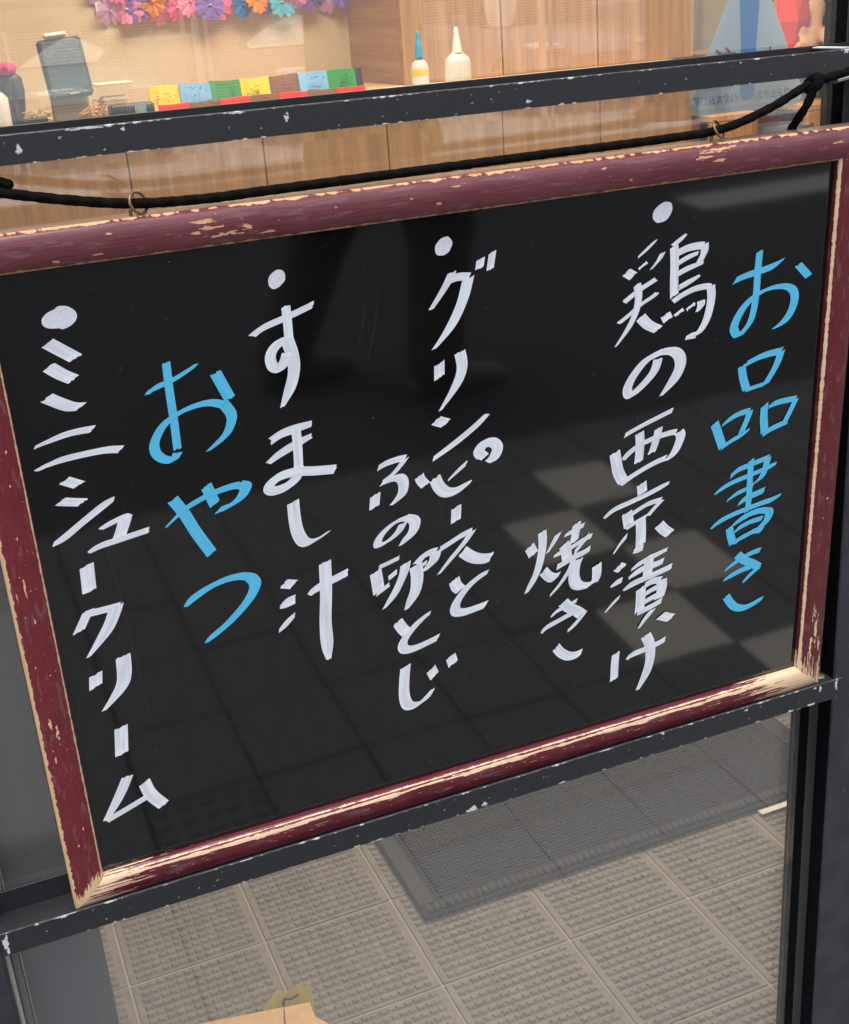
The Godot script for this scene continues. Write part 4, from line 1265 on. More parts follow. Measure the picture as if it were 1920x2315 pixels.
func build_board() -> void:
	board = thing("menu_board", "glossy black menu board in a worn maroon wooden frame with white and blue lettering", "menu board", on_board(0, OUT_B))
	board.rotation.x = LEAN
	var up := Vector3(0, -OUT_B, 0)
	var st := st_new()
	quad(st, Vector3(-0.2722, -0.194, 0), Vector3(0.2695, -0.194, 0), Vector3(0.2695, 0.1972, 0), Vector3(-0.2722, 0.1972, 0), -1, [Vector2(0, 1), Vector2(1, 1), Vector2(1, 0), Vector2(0, 0)])
	quad(st, Vector3(0.2695, -0.194, -0.006), Vector3(-0.2722, -0.194, -0.006), Vector3(-0.2722, 0.1972, -0.006), Vector3(0.2695, 0.1972, -0.006), -1, [Vector2(0, 0.01), Vector2(0.01, 0.01), Vector2(0.01, 0), Vector2(0, 0)])
	panel = obj("writing_panel", done(st), panel_material(), board, up)
	obj("backing_sheet", span(Vector3(-0.272, -0.194, -0.0085), Vector3(0.2694, 0.197, -0.0065)), mat(0.12, 0.08, 0.05, 0.8), board, up)
	var il := [Vector2(IN_L, IN_T), Vector2(IN_R, IN_T), Vector2(IN_R, IN_B), Vector2(IN_L, IN_B)]
	var ol := [Vector2(OUT_L, OUT_T), Vector2(OUT_R, OUT_T), Vector2(OUT_R, OUT_B), Vector2(OUT_L, OUT_B)]
	var names := ["top_rail", "side_rail", "bottom_rail", "side_rail"]
	for i in 4:
		var j := (i + 1) % 4
		var o := obj(names[i], rail_mesh(il[i], il[j], ol[i], ol[j]), rail_material(i), board, up)
		o.set_meta("label", ["maroon top rail with orange chips and a bare upper edge", "maroon right rail with bare wood along its inner arris", "rounded maroon bottom rail rubbed bare along its crown", "maroon left rail with a bare outer edge and bare foot"][i])
	# screw eyes in the top edge
	for e in [[-0.1850, 0.2212, 0.9, 0.5], [0.1795, 0.2222, 1.2, 0.9]]:
		var ring := []
		var c := Vector3(e[0], e[1], -0.006)
		var nrm := Vector3(0.55, 0.55 * e[3], 0.60).normalized()
		var a := nrm.cross(Vector3.UP).normalized()
		var b := a.cross(nrm)
		for k in 25:
			var t := TAU * k / 24.0
			ring.append(c + (a * cos(t) * 1.15 + b * sin(t)) * 0.0058 + Vector3(0, 0, 0.0004 * sin(t * 0.5)))
		var s := st_new()
		add_tube(s, ring, 0.00085, 0.00085, 8)
		add_tube(s, [c + Vector3(-0.0045, -0.003, 0), c + Vector3(-0.0048, -0.006, 0), c + Vector3(-0.005, -0.016, 0)], 0.0009, 0.0011, 8)
		obj("screw_eye", done(s), M.brass, board, up)


# a mitred moulding between two inner and two outer corners
func rail_mesh(p0: Vector2, p1: Vector2, q0: Vector2, q1: Vector2) -> ArrayMesh:
	# [share of the width from the inner edge, height]
	var prof := [[0.0, 0.0002], [0.0, 0.0036], [0.04, 0.0052], [0.14, 0.0063], [0.34, 0.0068], [0.56, 0.0067], [0.76, 0.0060], [0.90, 0.0046], [0.975, 0.0026], [1.0, 0.0004], [1.0, -0.013], [0.15, -0.013], [0.15, -0.0004], [0.0, 0.0002]]
	var vv := [0.0, 0.10, 0.15, 0.24, 0.38, 0.52, 0.65, 0.75, 0.80, 0.83, 1.0, 1.0, 1.0, 1.0]
	var st := st_new()
	var n := 36
	var wob := noise(int(absf(p0.x * 9000.0 + p0.y * 700.0)), 0.06, 2)
	for i in n:
		var t0 := float(i) / n
		var t1 := float(i + 1) / n
		for k in prof.size() - 1:
			var c := []
			for e in [[t0, k], [t1, k], [t1, k + 1], [t0, k + 1]]:
				var pr: Array = prof[e[1]]
				var a := p0.lerp(q0, pr[0])
				var b := p1.lerp(q1, pr[0])
				var p := a.lerp(b, e[0])
				var h: float = pr[1]
				if e[1] >= 2 and e[1] <= 8:
					h += 0.00022 * wob.get_noise_2d(e[0] * 60.0, e[1] * 7.0)
				c.append(Vector3(p.x, p.y, h))
			var g := 1 if k >= 1 and k <= 8 else (2 if k == 0 else 3 + k)
			# run of the mitre: texture follows the length of the outer edge in both cases
			quad(st, c[0], c[1], c[2], c[3], g, [Vector2(t0, vv[k]), Vector2(t1, vv[k]), Vector2(t1, vv[k + 1]), Vector2(t0, vv[k + 1])])
	return done(st)


# varnish worn through to bare wood; which: 0 top, 1 right, 2 bottom, 3 left (u runs clockwise round the board)
func rail_material(which: int) -> StandardMaterial3D:
	var w := 1536
	var h := 112
	var im := Image.create(w, h, false, Image.FORMAT_RGB8)
	var orm := Image.create(w, h, false, Image.FORMAT_RGB8)
	var grain := noise(60 + which, 1.0, 3)
	var rag := noise(70 + which, 0.045, 4)
	var broad := noise(80 + which, 0.008, 2)
	var speck := noise(90 + which, 0.09, 3)
	var r := RandomNumberGenerator.new()
	r.seed = 100 + which
	var paint_a: Color = [Color(0.120, 0.024, 0.032), Color(0.115, 0.016, 0.020), Color(0.105, 0.013, 0.020), Color(0.150, 0.018, 0.024)][which]
	var paint_b: Color = [Color(0.170, 0.045, 0.058), Color(0.150, 0.024, 0.030), Color(0.150, 0.026, 0.040), Color(0.190, 0.026, 0.034)][which]
	var wood_a: Color = [Color(0.56, 0.27, 0.115), Color(0.74, 0.49, 0.29), Color(0.76, 0.50, 0.30), Color(0.74, 0.44, 0.22)][which]
	var wood_b: Color = [Color(0.70, 0.42, 0.23), Color(0.82, 0.60, 0.40), Color(0.84, 0.62, 0.42), Color(0.80, 0.54, 0.32)][which]
	var dust := Color(0.30, 0.26, 0.30)
	var spots := []
	if which == 0:
		spots = [[0.225, 0.62, 26, 5], [0.235, 0.50, 20, 4], [0.245, 0.36, 34, 6], [0.265, 0.44, 16, 5], [0.215, 0.44, 10, 3], [0.285, 0.30, 18, 4], [0.14, 0.62, 6, 3], [0.47, 0.40, 7, 4], [0.49, 0.66, 9, 2], [0.80, 0.70, 40, 7], [0.785, 0.58, 22, 5], [0.81, 0.50, 14, 6], [0.70, 0.34, 4, 4], [0.66, 0.64, 8, 3], [0.97, 0.55, 12, 3], [0.075, 0.27, 8, 3], [0.115, 0.30, 9, 3], [0.36, 0.56, 3, 2], [0.44, 0.54, 4, 2]]
	elif which == 3:
		spots = [[0.30, 0.46, 30, 4], [0.28, 0.60, 10, 4], [0.325, 0.55, 14, 4], [0.265, 0.58, 14, 3], [0.53, 0.66, 12, 2.5], [0.545, 0.50, 26, 2.5], [0.49, 0.44, 7, 3], [0.50, 0.60, 6, 2], [0.10, 0.50, 5, 3], [0.12, 0.36, 8, 2], [0.105, 0.62, 6, 2], [0.62, 0.46, 8, 2], [0.70, 0.40, 5, 2], [0.75, 0.36, 5, 2], [0.40, 0.38, 3, 2], [0.42, 0.60, 3, 2]]
	elif which == 1:
		spots = [[0.89, 0.50, 60, 6], [0.92, 0.62, 40, 4], [0.86, 0.42, 34, 5], [0.93, 0.40, 50, 5], [0.945, 0.70, 26, 4], [0.62, 0.50, 3, 3], [0.66, 0.44, 3, 2]]
	for x in w:
		var mm := x * 0.36
		var u := float(x) / w
		var edge_n := rag.get_noise_2d(x, 0)
		var edge_m := rag.get_noise_2d(x, 300)
		var br := broad.get_noise_1d(x)
		for y in h:
			var v := (y + 0.5) / h
			var g := grain.get_noise_2d(x * 0.012, y * 0.22)
			var fine := rag.get_noise_2d(x * 0.5, y * 3.0)
			var bare := 0.0
			# outer edge (v 0.75 to 0.84) and inner arris (v 0.10 to 0.17)
			var outer: float = [0.004, 0.022, 0.006, 0.036][which] + edge_n * 0.022 + fine * 0.007
			var inner: float = [0.030, 0.036, 0.016, 0.026][which] + edge_m * [0.040, 0.022, 0.015, 0.016][which] + fine * 0.008
			if v > 0.805 - outer * 1.6 and v < 0.835 and outer > 0.0:
				bare = 1.0
			if absf(v - 0.145) < inner and inner > 0.0:
				bare = 1.0
			if which == 2:
				# the crown of the bottom rail is rubbed through along the grain
				var c := 0.245 + 0.02 * br
				var wd := 0.040 + 0.025 * br + 0.035 * rag.get_noise_2d(x * 0.22, y * 5.0) + 0.012 * edge_n
				if absf(v - c) < wd:
					bare = 1.0
				if rag.get_noise_2d(x * 0.3 + 900, y * 8.0) > 0.52 and v > 0.2 and v < 0.5:
					bare = 1.0
			# feet and corners worn bare in tongues along the grain
			var tongue := rag.get_noise_2d(40, y * 5.0) + 0.5 * fine
			var ends := [[0.0, 0.0], [0.0, 24.0], [42.0, 30.0], [10.0, 0.0]]
			var e0: float = ends[which][0]
			var e1: float = ends[which][1]
			if e0 > 0.0 and mm < e0 * (1.0 + 0.9 * tongue):
				bare = 1.0
			if e1 > 0.0 and w * 0.36 - mm < e1 * (0.55 + 1.5 * tongue):
				bare = 1.0
			for s in spots:
				var d := Vector2((x - s[0] * w) / s[2], (y - s[1] * h) / s[3])
				if absf(d.x) < 2.0 and absf(d.y) < 2.0 and d.length() + 0.9 * fine + 0.7 * rag.get_noise_2d(x * 1.3 + s[2] * 40.0, y * 4.0) < 0.62:
					bare = 1.0
			if speck.get_noise_2d(x, y * 1.6) > (0.66 if which == 3 else 0.70) and v > 0.18 and v < 0.74:
				bare = 1.0
			var p := paint_a.lerp(paint_b, clampf(0.5 + g * 0.9 + br * 0.3, 0.0, 1.0))
			# scuffs: a grey film of chalk and dust in patches on the varnish
			var film := clampf(speck.get_noise_2d(x * 0.12 + 500, y * 0.5) * 1.6 - 0.5, 0.0, 0.3)
			p = p.lerp(dust, film * 0.5)
			if v > 0.845:  # outer side paler: sky reflected in the varnish, put into the colour
				p = p.lerp(Color(0.21, 0.155, 0.115), 0.62 + 0.25 * g)
			if bare > 0.0:
				p = wood_a.lerp(wood_b, clampf(0.5 + g * 0.8 + fine * 0.5, 0.0, 1.0))
			im.set_pixel(x, y, p.linear_to_srgb())
			orm.set_pixel(x, y, Color(1.0 - bare * 0.8, 0.8 if bare > 0.0 else 0.32 + 0.25 * film + 0.05 * g, 0))
	var m := StandardMaterial3D.new()
	m.albedo_texture = ImageTexture.create_from_image(im)
	var t := ImageTexture.create_from_image(orm)
	m.roughness = 1.0
	m.roughness_texture = t
	m.roughness_texture_channel = BaseMaterial3D.TEXTURE_CHANNEL_GREEN
	m.heightmap_enabled = true
	m.heightmap_texture = t
	m.heightmap_scale = 0.02
	m.texture_repeat = false
	return m


# glossy black face with hairline scratches and dust specks
func panel_material() -> StandardMaterial3D:
	var w := 1500
	var h := 1080
	var im := Image.create(w, h, false, Image.FORMAT_RGB8)
	var base := Color(0.0055, 0.0055, 0.006)
	im.fill(base.linear_to_srgb())
	var r := RandomNumberGenerator.new()
	r.seed = 5
	for k in 150:
		var c := Color(0.05, 0.05, 0.052) * r.randf_range(0.3, 2.2)
		blot(im, Vector2(r.randf() * w, r.randf() * h), r.randf_range(0.6, 1.5), r.randf_range(0.6, 1.5), c, r)
	# [x, y, dx, dy, bend, strength]
	var lines := [[0.725, 0.37, 0.0, 0.20, 4.0, 0.10], [0.722, 0.29, -0.012, 0.09, 3.0, 0.07], [0.40, 0.09, -0.025, 0.14, 8.0, 0.05], [0.385, 0.11, -0.02, 0.1, 5.0, 0.04], [0.46, 0.45, 0.0, 0.08, 1.0, 0.04], [0.565, 0.60, 0.03, 0.06, 2.0, 0.03], [0.88, 0.50, 0.002, 0.10, 1.0, 0.05], [0.06, 0.24, 0.03, 0.62, 9.0, 0.03], [0.60, 0.68, 0.025, 0.05, 1.0, 0.05]]
	for k in 26:
		lines.append([r.randf(), r.randf(), r.randf_range(-0.04, 0.04), r.randf_range(0.01, 0.10), r.randf_range(-6, 6), r.randf_range(0.012, 0.04)])
	for l in lines:
		var n := int(Vector2(l[2] * w, l[3] * h).length())
		for i in n:
			var t := float(i) / n
			var x := int((l[0] + l[2] * t) * w + l[4] * sin(PI * t))
			var y := int((l[1] + l[3] * t) * h)
			if x > 0 and y > 0 and x < w and y < h and r.randf() < 0.8:
				im.set_pixel(x, y, (base + Color(1, 1, 1) * l[5] * sin(PI * t)).linear_to_srgb())
	# chalky residue in the lower corners
	var n2 := noise(6, 0.05, 4)
	for y in range(h - 60, h):
		for x in w:
			var d := float(h - y)
			var corner := minf(x, w - x)
			if n2.get_noise_2d(x, y * 2) > 0.10 + d * 0.012 + minf(corner, 260.0) * 0.0014:
				im.set_pixel(x, y, Color(0.06, 0.06, 0.065).linear_to_srgb())
	var m := StandardMaterial3D.new()
	m.albedo_texture = ImageTexture.create_from_image(im)
	m.roughness = 0.045
	m.metallic_specular = 0.7
	m.texture_repeat = false
	var t := NoiseTexture2D.new()
	t.width = 512
	t.height = 512
	t.noise = noise(77, 0.006, 2)
	m.heightmap_enabled = true
	m.heightmap_texture = t
	m.heightmap_scale = 0.005
	return m


# ---------------------------------------------------------------- the lettering: strokes of a chisel tipped paint marker
func glyph(called: String, colour: String) -> void:
	end_glyph()
	g_st = st_new()
	g_name = called
	g_count = 0
	M.ink = Color(0.84, 0.86, 0.92) if colour == "w" else Color(0.11, 0.55, 0.84)


func end_glyph() -> void:
	if g_st == null:
		return
	var o := obj("painted_character", g_st.commit(), M.paint, panel)
	if M.ink.r < 0.3:
		o.set_meta("label", "light blue painted character")
	g_st = null


# nib half vector (nx, ny) and tip radius in tenths of a millimetre, then the line of the pen as x, y pairs from the board's middle
func draw(nx: int, ny: int, tip: int, flat: Array, widths := []) -> void:
	var pts := []
	var k := 1e-4
	for i in range(0, flat.size(), 2):
		pts.append(Vector3(flat[i], flat[i + 1], widths[i / 2] if widths.size() else 100.0))
	if pts.size() == 2 and tip > 3.0 * Vector2(nx, ny).length():
		blob(pts, tip * k)
		return
	var fine := spline(pts, 8 if pts.size() > 2 else 10)
	var nib := Vector2(nx, ny)
	var n := fine.size()
	var lanes := 6
	var rows := []
	var dens := noise(200 + int(flat[0]), 0.02, 2)
	g_count += 1
	var total := 0.0
	for i in range(1, n):
		total += Vector2(fine[i].x - fine[i - 1].x, fine[i].y - fine[i - 1].y).length()
	var run := 0.0
	for i in n:
		var a: Vector3 = fine[maxi(i - 1, 0)]
		var b: Vector3 = fine[mini(i + 1, n - 1)]
		if i > 0:
			run += Vector2(fine[i].x - fine[i - 1].x, fine[i].y - fine[i - 1].y).length()
		var d := Vector2(b.x - a.x, b.y - a.y).normalized()
		var p := d.orthogonal()
		var s := signf(nib.dot(p))
		var sc: float = fine[i].z / 100.0
		var off := (nib * s + p * tip) * sc
		# square ends are a little ragged
		var jag := d * rng.randf_range(-1.0, 1.0) * 2.0
		var row := []
		for q in lanes + 1:
			var f := float(q) / lanes
			var end_jag := Vector2.ZERO
			if i == 0 or i == n - 1:
				end_jag = d * rng.randf_range(-5.0, 5.0)
			var xy := Vector2(fine[i].x, fine[i].y) + off * (1.0 - 2.0 * f) + end_jag
			var w := dens.get_noise_2d(run * 0.12, q * 260.0)
			var ink: Color = M.ink
			var heap := 1.0 if total - run < nib.length() * 0.7 + 8.0 else 0.0
			var tone := 0.93 + 0.20 * w + 0.10 * heap + (0.05 if q == 0 or q == lanes else 0.0)
			if ink.r < 0.3:
				tone = 0.96 + 0.10 * w
			row.append([Vector3(xy.x * k, xy.y * k, 0.00025 + g_count * 0.00004 + i * 0.000003), Color(minf(ink.r * tone, 0.92), minf(ink.g * tone, 0.93), minf(ink.b * tone, 0.95))])
		rows.append(row)
	for i in n - 1:
		for q in lanes:
			var c := [rows[i][q], rows[i + 1][q], rows[i + 1][q + 1], rows[i][q + 1]]
			for e in [0, 2, 1, 0, 3, 2]:
				g_st.set_color(c[e][1])
				g_st.set_normal(Vector3(0, 0, 1))
				g_st.add_vertex(c[e][0])


# a round dot filled with the marker, a little uneven
func blob(pts: Array, r: float) -> void:
	var k := 1e-4
	var a := Vector2(pts[0].x, pts[0].y) * k
	var b := Vector2(pts[1].x, pts[1].y) * k
	var ax := (b - a).normalized()
	var n := 40
	var rings := 7
	var wob := noise(int(pts[0].x) + 900, 0.5, 2)
	var grid := []
	for j in rings + 1:
		var row := []
		for i in n:
			var t := TAU * i / n
			var d := Vector2.from_angle(t)
			var end := b if d.dot(ax) > 0.0 else a
			var s: float = pts[1].z / 100.0 if d.dot(ax) > 0.0 else 1.0
			var edge: Vector2 = a.lerp(b, 0.5 + 0.5 * d.dot(ax)) + d * r * s * (1.0 + 0.07 * wob.get_noise_2d(cos(t) * 2.0, sin(t) * 2.0))
			var p: Vector2 = ((a + b) * 0.5).lerp(edge, float(j) / rings)
			var tone := 0.93 + 0.16 * wob.get_noise_2d(p.x * 900.0, p.y * 900.0) + (0.05 if j == rings else 0.0)
			row.append([Vector3(p.x, p.y, 0.0003), M.ink * tone])
		grid.append(row)
	for j in rings:
		for i in n:
			var c := [grid[j][i], grid[j + 1][i], grid[j + 1][(i + 1) % n], grid[j][(i + 1) % n]]
			for e in [0, 2, 1, 0, 3, 2]:
				g_st.set_color(c[e][1])
				g_st.set_normal(Vector3(0, 0, 1))
				g_st.add_vertex(c[e][0])


# ---------------------------------------------------------------- cord and hook
func build_cord() -> void:
	var t := thing("hanging_cord", "black braided cord threaded through the screw eyes and knotted at the right", "cord", on_board(0.0, 0.2197, -0.006))
	var o := t.position
	var main := []
	for p in [[-0.345, 0.256, -0.012], [-0.30, 0.2455, -0.011], [-0.2536, 0.2343, -0.008], [-0.2216, 0.2271, -0.006], [-0.1881, 0.2212, -0.006], [-0.150, 0.2190, -0.006], [-0.1152, 0.2190, -0.007], [-0.0366, 0.2193, -0.008], [0.0628, 0.2198, -0.008], [0.1395, 0.2203, -0.007], [0.1822, 0.2222, -0.006], [0.2175, 0.2313, -0.006], [0.2478, 0.2433, -0.006], [0.2779, 0.2483, -0.007], [0.3115, 0.2545, -0.010]]:
		main.append(on_board(p[0], p[1], p[2]) - o)
	obj("cord", tube(spline(main, 26), 0.0026, -1.0, 12, 0.16), M.cord, t)
	var drop := []
	for p in [[0.2490, 0.2440, -0.004], [0.2475, 0.2385, -0.003], [0.2450, 0.2300, -0.005], [0.2436, 0.2200, -0.012], [0.2432, 0.2120, -0.0165], [0.2430, 0.190, -0.0170]]:
		drop.append(on_board(p[0], p[1], p[2]) - o)
	obj("cord_drop", tube(spline(drop, 18), 0.0026, -1.0, 12, 0.16), M.cord, t)
	var knot := st_new()
	for j in 2:
		var ring := []
		var c := on_board(0.2482 + j * 0.0022, 0.2432 + j * 0.0008, -0.005) - o
		for k in 17:
			var a := TAU * k / 16.0
			ring.append(c + Vector3(0.3 * cos(a) + 0.15 * sin(a), cos(a) * 0.9, sin(a)) * 0.0040)
		add_tube(knot, ring, 0.0026, 0.0026, 10, 0.14)
	obj("knot", done(knot), M.cord, t)
	var loose := thing("cord_end", "loose cut end of black cord at the left edge above the board", "cord", on_board(-0.27, 0.242, -0.012))
	var l := []
	for p in [[-0.345, 0.250, -0.016], [-0.30, 0.2455, -0.013], [-0.262, 0.2410, -0.011], [-0.2475, 0.2374, -0.010]]:
		l.append(on_board(p[0], p[1], p[2]) - loose.position)
	var ls := st_new()
	add_tube(ls, spline(l, 18), 0.0026, 0.0026, 12, 0.16)
	add_tube(ls, [l[3], l[3] + Vector3(0.001, -0.0002, 0), l[3] + Vector3(0.0016, -0.0003, 0)], 0.0025, 0.0012, 12)
	obj("cord", done(ls), M.cord, loose)
	var hk := thing("metal_hook", "small chrome hook with a blue sleeve on the right post", "hook", on_board(0.285, 0.2420, -0.012))
	obj("sleeve", tube([Vector3(-0.0190, 0.0002, 0), Vector3(-0.0125, 0.0010, 0)], 0.0019, -1.0, 12), mat(0.02, 0.05, 0.16, 0.4), hk)
	obj("rod", tube([Vector3(-0.0124, 0.0010, 0), Vector3(0.0, 0.0026, -0.001), Vector3(0.0285, 0.0060, -0.004)], 0.0022, -1.0, 12), M.chrome, hk)
	obj("plate", span(Vector3(-0.006, 0.0048, -0.0035), Vector3(0.0268, 0.0110, -0.0015), 0.0006), mat(0.55, 0.55, 0.53, 0.35, 0.6), hk)


func write_board() -> void:
	glyph("o", "b")
	draw(22, 14, 11, [1933, 1254, 2024, 1276, 2148, 1293, 2247, 1313, 2317, 1347], [100, 100, 100, 100, 30])
	draw(22, 5, 5, [2117, 1425, 2110, 1290, 2106, 1120, 2076, 963, 1999, 879])
	draw(23, 5, 11, [2011, 892, 1974, 876, 1944, 924, 1961, 987, 2019, 1069, 2109, 1131, 2220, 1162, 2335, 1158, 2402, 1124, 2423, 1062, 2401, 978, 2342, 910, 2258, 874], [100, 100, 100, 100, 100, 100, 100, 100, 100, 100, 100, 100, 40])
	draw(25, 9, 4, [2435, 1290, 2482, 1245, 2527, 1198])
	glyph("shina", "b")
	draw(26, 9, 5, [2022, 652, 2042, 559, 2073, 474])
	draw(25, 14, 11, [2051, 658, 2190, 696, 2345, 706])
	draw(23, 12, 10, [2343, 704, 2307, 603, 2225, 483])
	draw(13, 5, 11, [2069, 472, 2153, 482, 2224, 490])
	draw(25, 20, 4, [1823, 276, 1857, 189, 1897, 88])
	draw(12, 8, 13, [1884, 244, 1942, 280, 2011, 305, 2080, 314, 2108, 313], [40, 100, 100, 100, 100])
	draw(19, 10, 9, [2111, 315, 2094, 260, 2049, 164])
	draw(11, 7, 12, [1888, 80, 1966, 117, 2051, 146, 2115, 177], [100, 100, 100, 50])
	draw(27, 17, 4, [2231, 333, 2230, 243, 2244, 135])
	draw(10, 5, 16, [2266, 308, 2318, 330, 2411, 335, 2499, 333], [60, 100, 100, 100])
	draw(16, 10, 11, [2494, 329, 2467, 275, 2409, 167])
	draw(7, 4, 17, [2229, 115, 2307, 146, 2383, 163, 2439, 175])
	glyph("ka", "b")
	draw(10, 8, 13, [1980, -157, 2040, -119, 2133, -101, 2218, -86, 2299, -72])
	draw(21, 9, 8, [2291, -78, 2281, -122, 2266, -178, 2236, -223, 2180, -254], [100, 100, 100, 100, 70])
	draw(9, 5, 14, [1854, -267, 1918, -230, 2010, -202, 2121, -183, 2223, -165, 2309, -148, 2369, -131], [50, 100, 100, 100, 100, 100, 60])
	draw(9, 5, 13, [1956, -342, 2033, -302, 2118, -281, 2180, -258], [40, 100, 100, 100])
	draw(13, 12, 13, [2056, -388, 2098, -363, 2149, -347, 2226, -332, 2278, -321], [50, 100, 100, 100, 100])
	draw(9, 5, 15, [1835, -530, 1898, -490, 2008, -459, 2133, -439, 2241, -423, 2342, -413, 2424, -389], [50, 100, 100, 100, 100, 100, 50])
	draw(22, 12, 3, [2147, -62, 2145, -153, 2145, -251, 2145, -350, 2141, -425, 2137, -462])
	draw(26, 14, 4, [1990, -556, 2004, -620, 2028, -691])
	draw(12, 7, 16, [2022, -547, 2081, -512, 2171, -484, 2258, -479, 2317, -493], [60, 100, 100, 100, 100])
	draw(26, 8, 11, [2308, -486, 2332, -512, 2317, -562, 2276, -601, 2237, -621])
	draw(10, 8, 12, [2034, -607, 2076, -576, 2162, -551, 2241, -544, 2272, -543], [50, 100, 100, 100, 100])
	draw(17, 7, 15, [2022, -698, 2073, -669, 2151, -646, 2211, -631, 2274, -638])
	glyph("ki", "b")
	draw(13, 9, 12, [1976, -898, 2032, -866, 2092, -843, 2170, -816, 2241, -804, 2277, -804], [50, 100, 100, 100, 100, 100])
	draw(13, 9, 14, [1967, -977, 2037, -951, 2142, -926, 2209, -922], [50, 100, 100, 100])
	draw(26, 18, 4, [2076, -796, 2137, -854, 2207, -896, 2273, -944])
	draw(8, 8, 13, [2286, -937, 2234, -966, 2182, -1000, 2135, -1036], [100, 100, 100, 60])
	draw(17, 11, 13, [1995, -1117, 2032, -1178, 2080, -1229, 2144, -1255, 2208, -1252, 2270, -1234, 2326, -1216], [100, 100, 100, 100, 100, 100, 70])
	glyph("dot", "w")
	draw(2, 2, 56, [1346, 1760, 1382, 1783])
	glyph("tori", "w")
	draw(12, 9, 9, [1324, 1605, 1271, 1565, 1192, 1512], [50, 100, 60])
	draw(27, 18, 3, [1109, 1427, 1159, 1394])
	draw(26, 13, 7, [1222, 1459, 1234, 1447])
	draw(15, 12, 9, [1371, 1517, 1345, 1474, 1288, 1421], [100, 100, 50])
	draw(7, 3, 15, [1094, 1236, 1161, 1276, 1219, 1307, 1277, 1332, 1326, 1354])
	draw(7, 3, 12, [1054, 1104, 1132, 1148, 1216, 1203, 1297, 1239, 1338, 1263])
	draw(20, 11, 7, [1187, 1339, 1198, 1282, 1196, 1227, 1175, 1146, 1120, 1053, 1035, 955], [100, 100, 100, 100, 100, 40])
	draw(31, 16, 4, [1215, 1123, 1274, 1061, 1351, 1018])
	draw(7, 4, 14, [1544, 1614, 1496, 1582, 1442, 1550], [50, 100, 100])
	draw(25, 13, 6, [1454, 1545, 1460, 1442, 1461, 1323, 1465, 1222])
	draw(7, 3, 21, [1485, 1501, 1562, 1522, 1644, 1525, 1677, 1520])
	draw(23, 11, 7, [1683, 1529, 1683, 1482, 1662, 1441, 1636, 1401])
	draw(7, 3, 15, [1483, 1431, 1555, 1460, 1637, 1480], [100, 100, 70])
	draw(8, 3, 17, [1476, 1360, 1558, 1388, 1677, 1413], [100, 100, 60])
	draw(8, 3, 17, [1498, 1273, 1571, 1299, 1653, 1331], [100, 100, 50])
	draw(7, 3, 17, [1455, 1187, 1527, 1221, 1619, 1247, 1703, 1251, 1737, 1242])
	draw(24, 7, 8, [1741, 1250, 1749, 1179, 1739, 1099, 1714, 1020, 1670, 956, 1628, 934])
	draw(9, 5, 16, [1647, 935, 1604, 934, 1562, 926], [100, 100, 60])
	draw(30, 15, 5, [1399, 1111, 1420, 1073])
	draw(26, 14, 8, [1496, 1118, 1509, 1098])
	draw(25, 13, 8, [1587, 1143, 1597, 1125])
	draw(23, 5, 6, [1668, 1163, 1669, 1130, 1642, 1093], [100, 100, 50])
	glyph("no", "w")
	draw(19, 7, 17, [1358, 816, 1328, 735, 1239, 652, 1150, 603, 1128, 651, 1174, 735, 1265, 821, 1378, 859])
	draw(30, 8, 14, [1372, 860, 1469, 851, 1522, 804, 1528, 732, 1476, 643, 1387, 556], [100, 100, 100, 100, 100, 30])
	glyph("nishi", "w")
	draw(10, 4, 14, [1112, 324, 1165, 344, 1263, 375, 1366, 404, 1428, 421, 1482, 436])
	draw(30, 10, 4, [1227, 322, 1232, 270, 1231, 193, 1223, 109])
	draw(27, 10, 5, [1375, 328, 1369, 289, 1346, 208, 1323, 157])
	draw(34, 14, 6, [1038, 219, 1049, 153, 1066, 71, 1103, -3])
	draw(10, 4, 16, [1102, 151, 1151, 194, 1225, 233, 1308, 255, 1391, 269, 1475, 276, 1517, 273], [70, 100, 100, 100, 100, 100, 100])
	draw(30, 10, 8, [1538, 271, 1552, 237, 1537, 186, 1509, 132, 1472, 97, 1422, 76])
	draw(10, 4, 17, [1080, -26, 1171, 18, 1271, 56, 1354, 82, 1438, 100])
	glyph("kyo", "w")
	draw(33, 14, 4, [1252, -53, 1260, -127])
	draw(10, 4, 16, [959, -250, 1038, -202, 1163, -174, 1290, -145, 1395, -116, 1472, -93], [50, 100, 100, 100, 100, 60])
	draw(34, 16, 6, [1139, -245, 1155, -341])
	draw(11, 4, 15, [1161, -274, 1228, -244, 1313, -215, 1411, -208])
	draw(11, 8, 13, [1420, -210, 1357, -261, 1306, -307])
	draw(11, 4, 14, [1129, -368, 1200, -339, 1294, -308])
	draw(36, 10, 4, [1249, -326, 1253, -421, 1251, -520])
	draw(9, 4, 22, [1273, -539, 1234, -549, 1200, -545])
	draw(10, 11, 11, [1142, -420, 1096, -462, 1034, -538], [100, 100, 40])
	draw(34, 19, 3, [1397, -393, 1440, -444, 1489, -486])
	glyph("zuke", "w")
	draw(34, 23, 3, [1073, -647, 1108, -669])
	draw(10, 10, 12, [1015, -793, 1060, -772, 1109, -758], [40, 100, 100])
	draw(9, 8, 10, [1090, -889, 1033, -931, 974, -985], [80, 100, 50])
	draw(10, 6, 14, [1180, -701, 1235, -671, 1317, -643, 1399, -623, 1474, -604], [50, 100, 100, 100, 70])
	draw(10, 6, 18, [1162, -763, 1219, -731, 1302, -707, 1381, -702, 1443, -687], [50, 100, 100, 100, 100])
	draw(10, 6, 18, [1122, -848, 1176, -817, 1279, -794, 1383, -776, 1512, -749], [50, 100, 100, 100, 100])
	draw(35, 12, 4, [1325, -621, 1322, -676, 1312, -774])
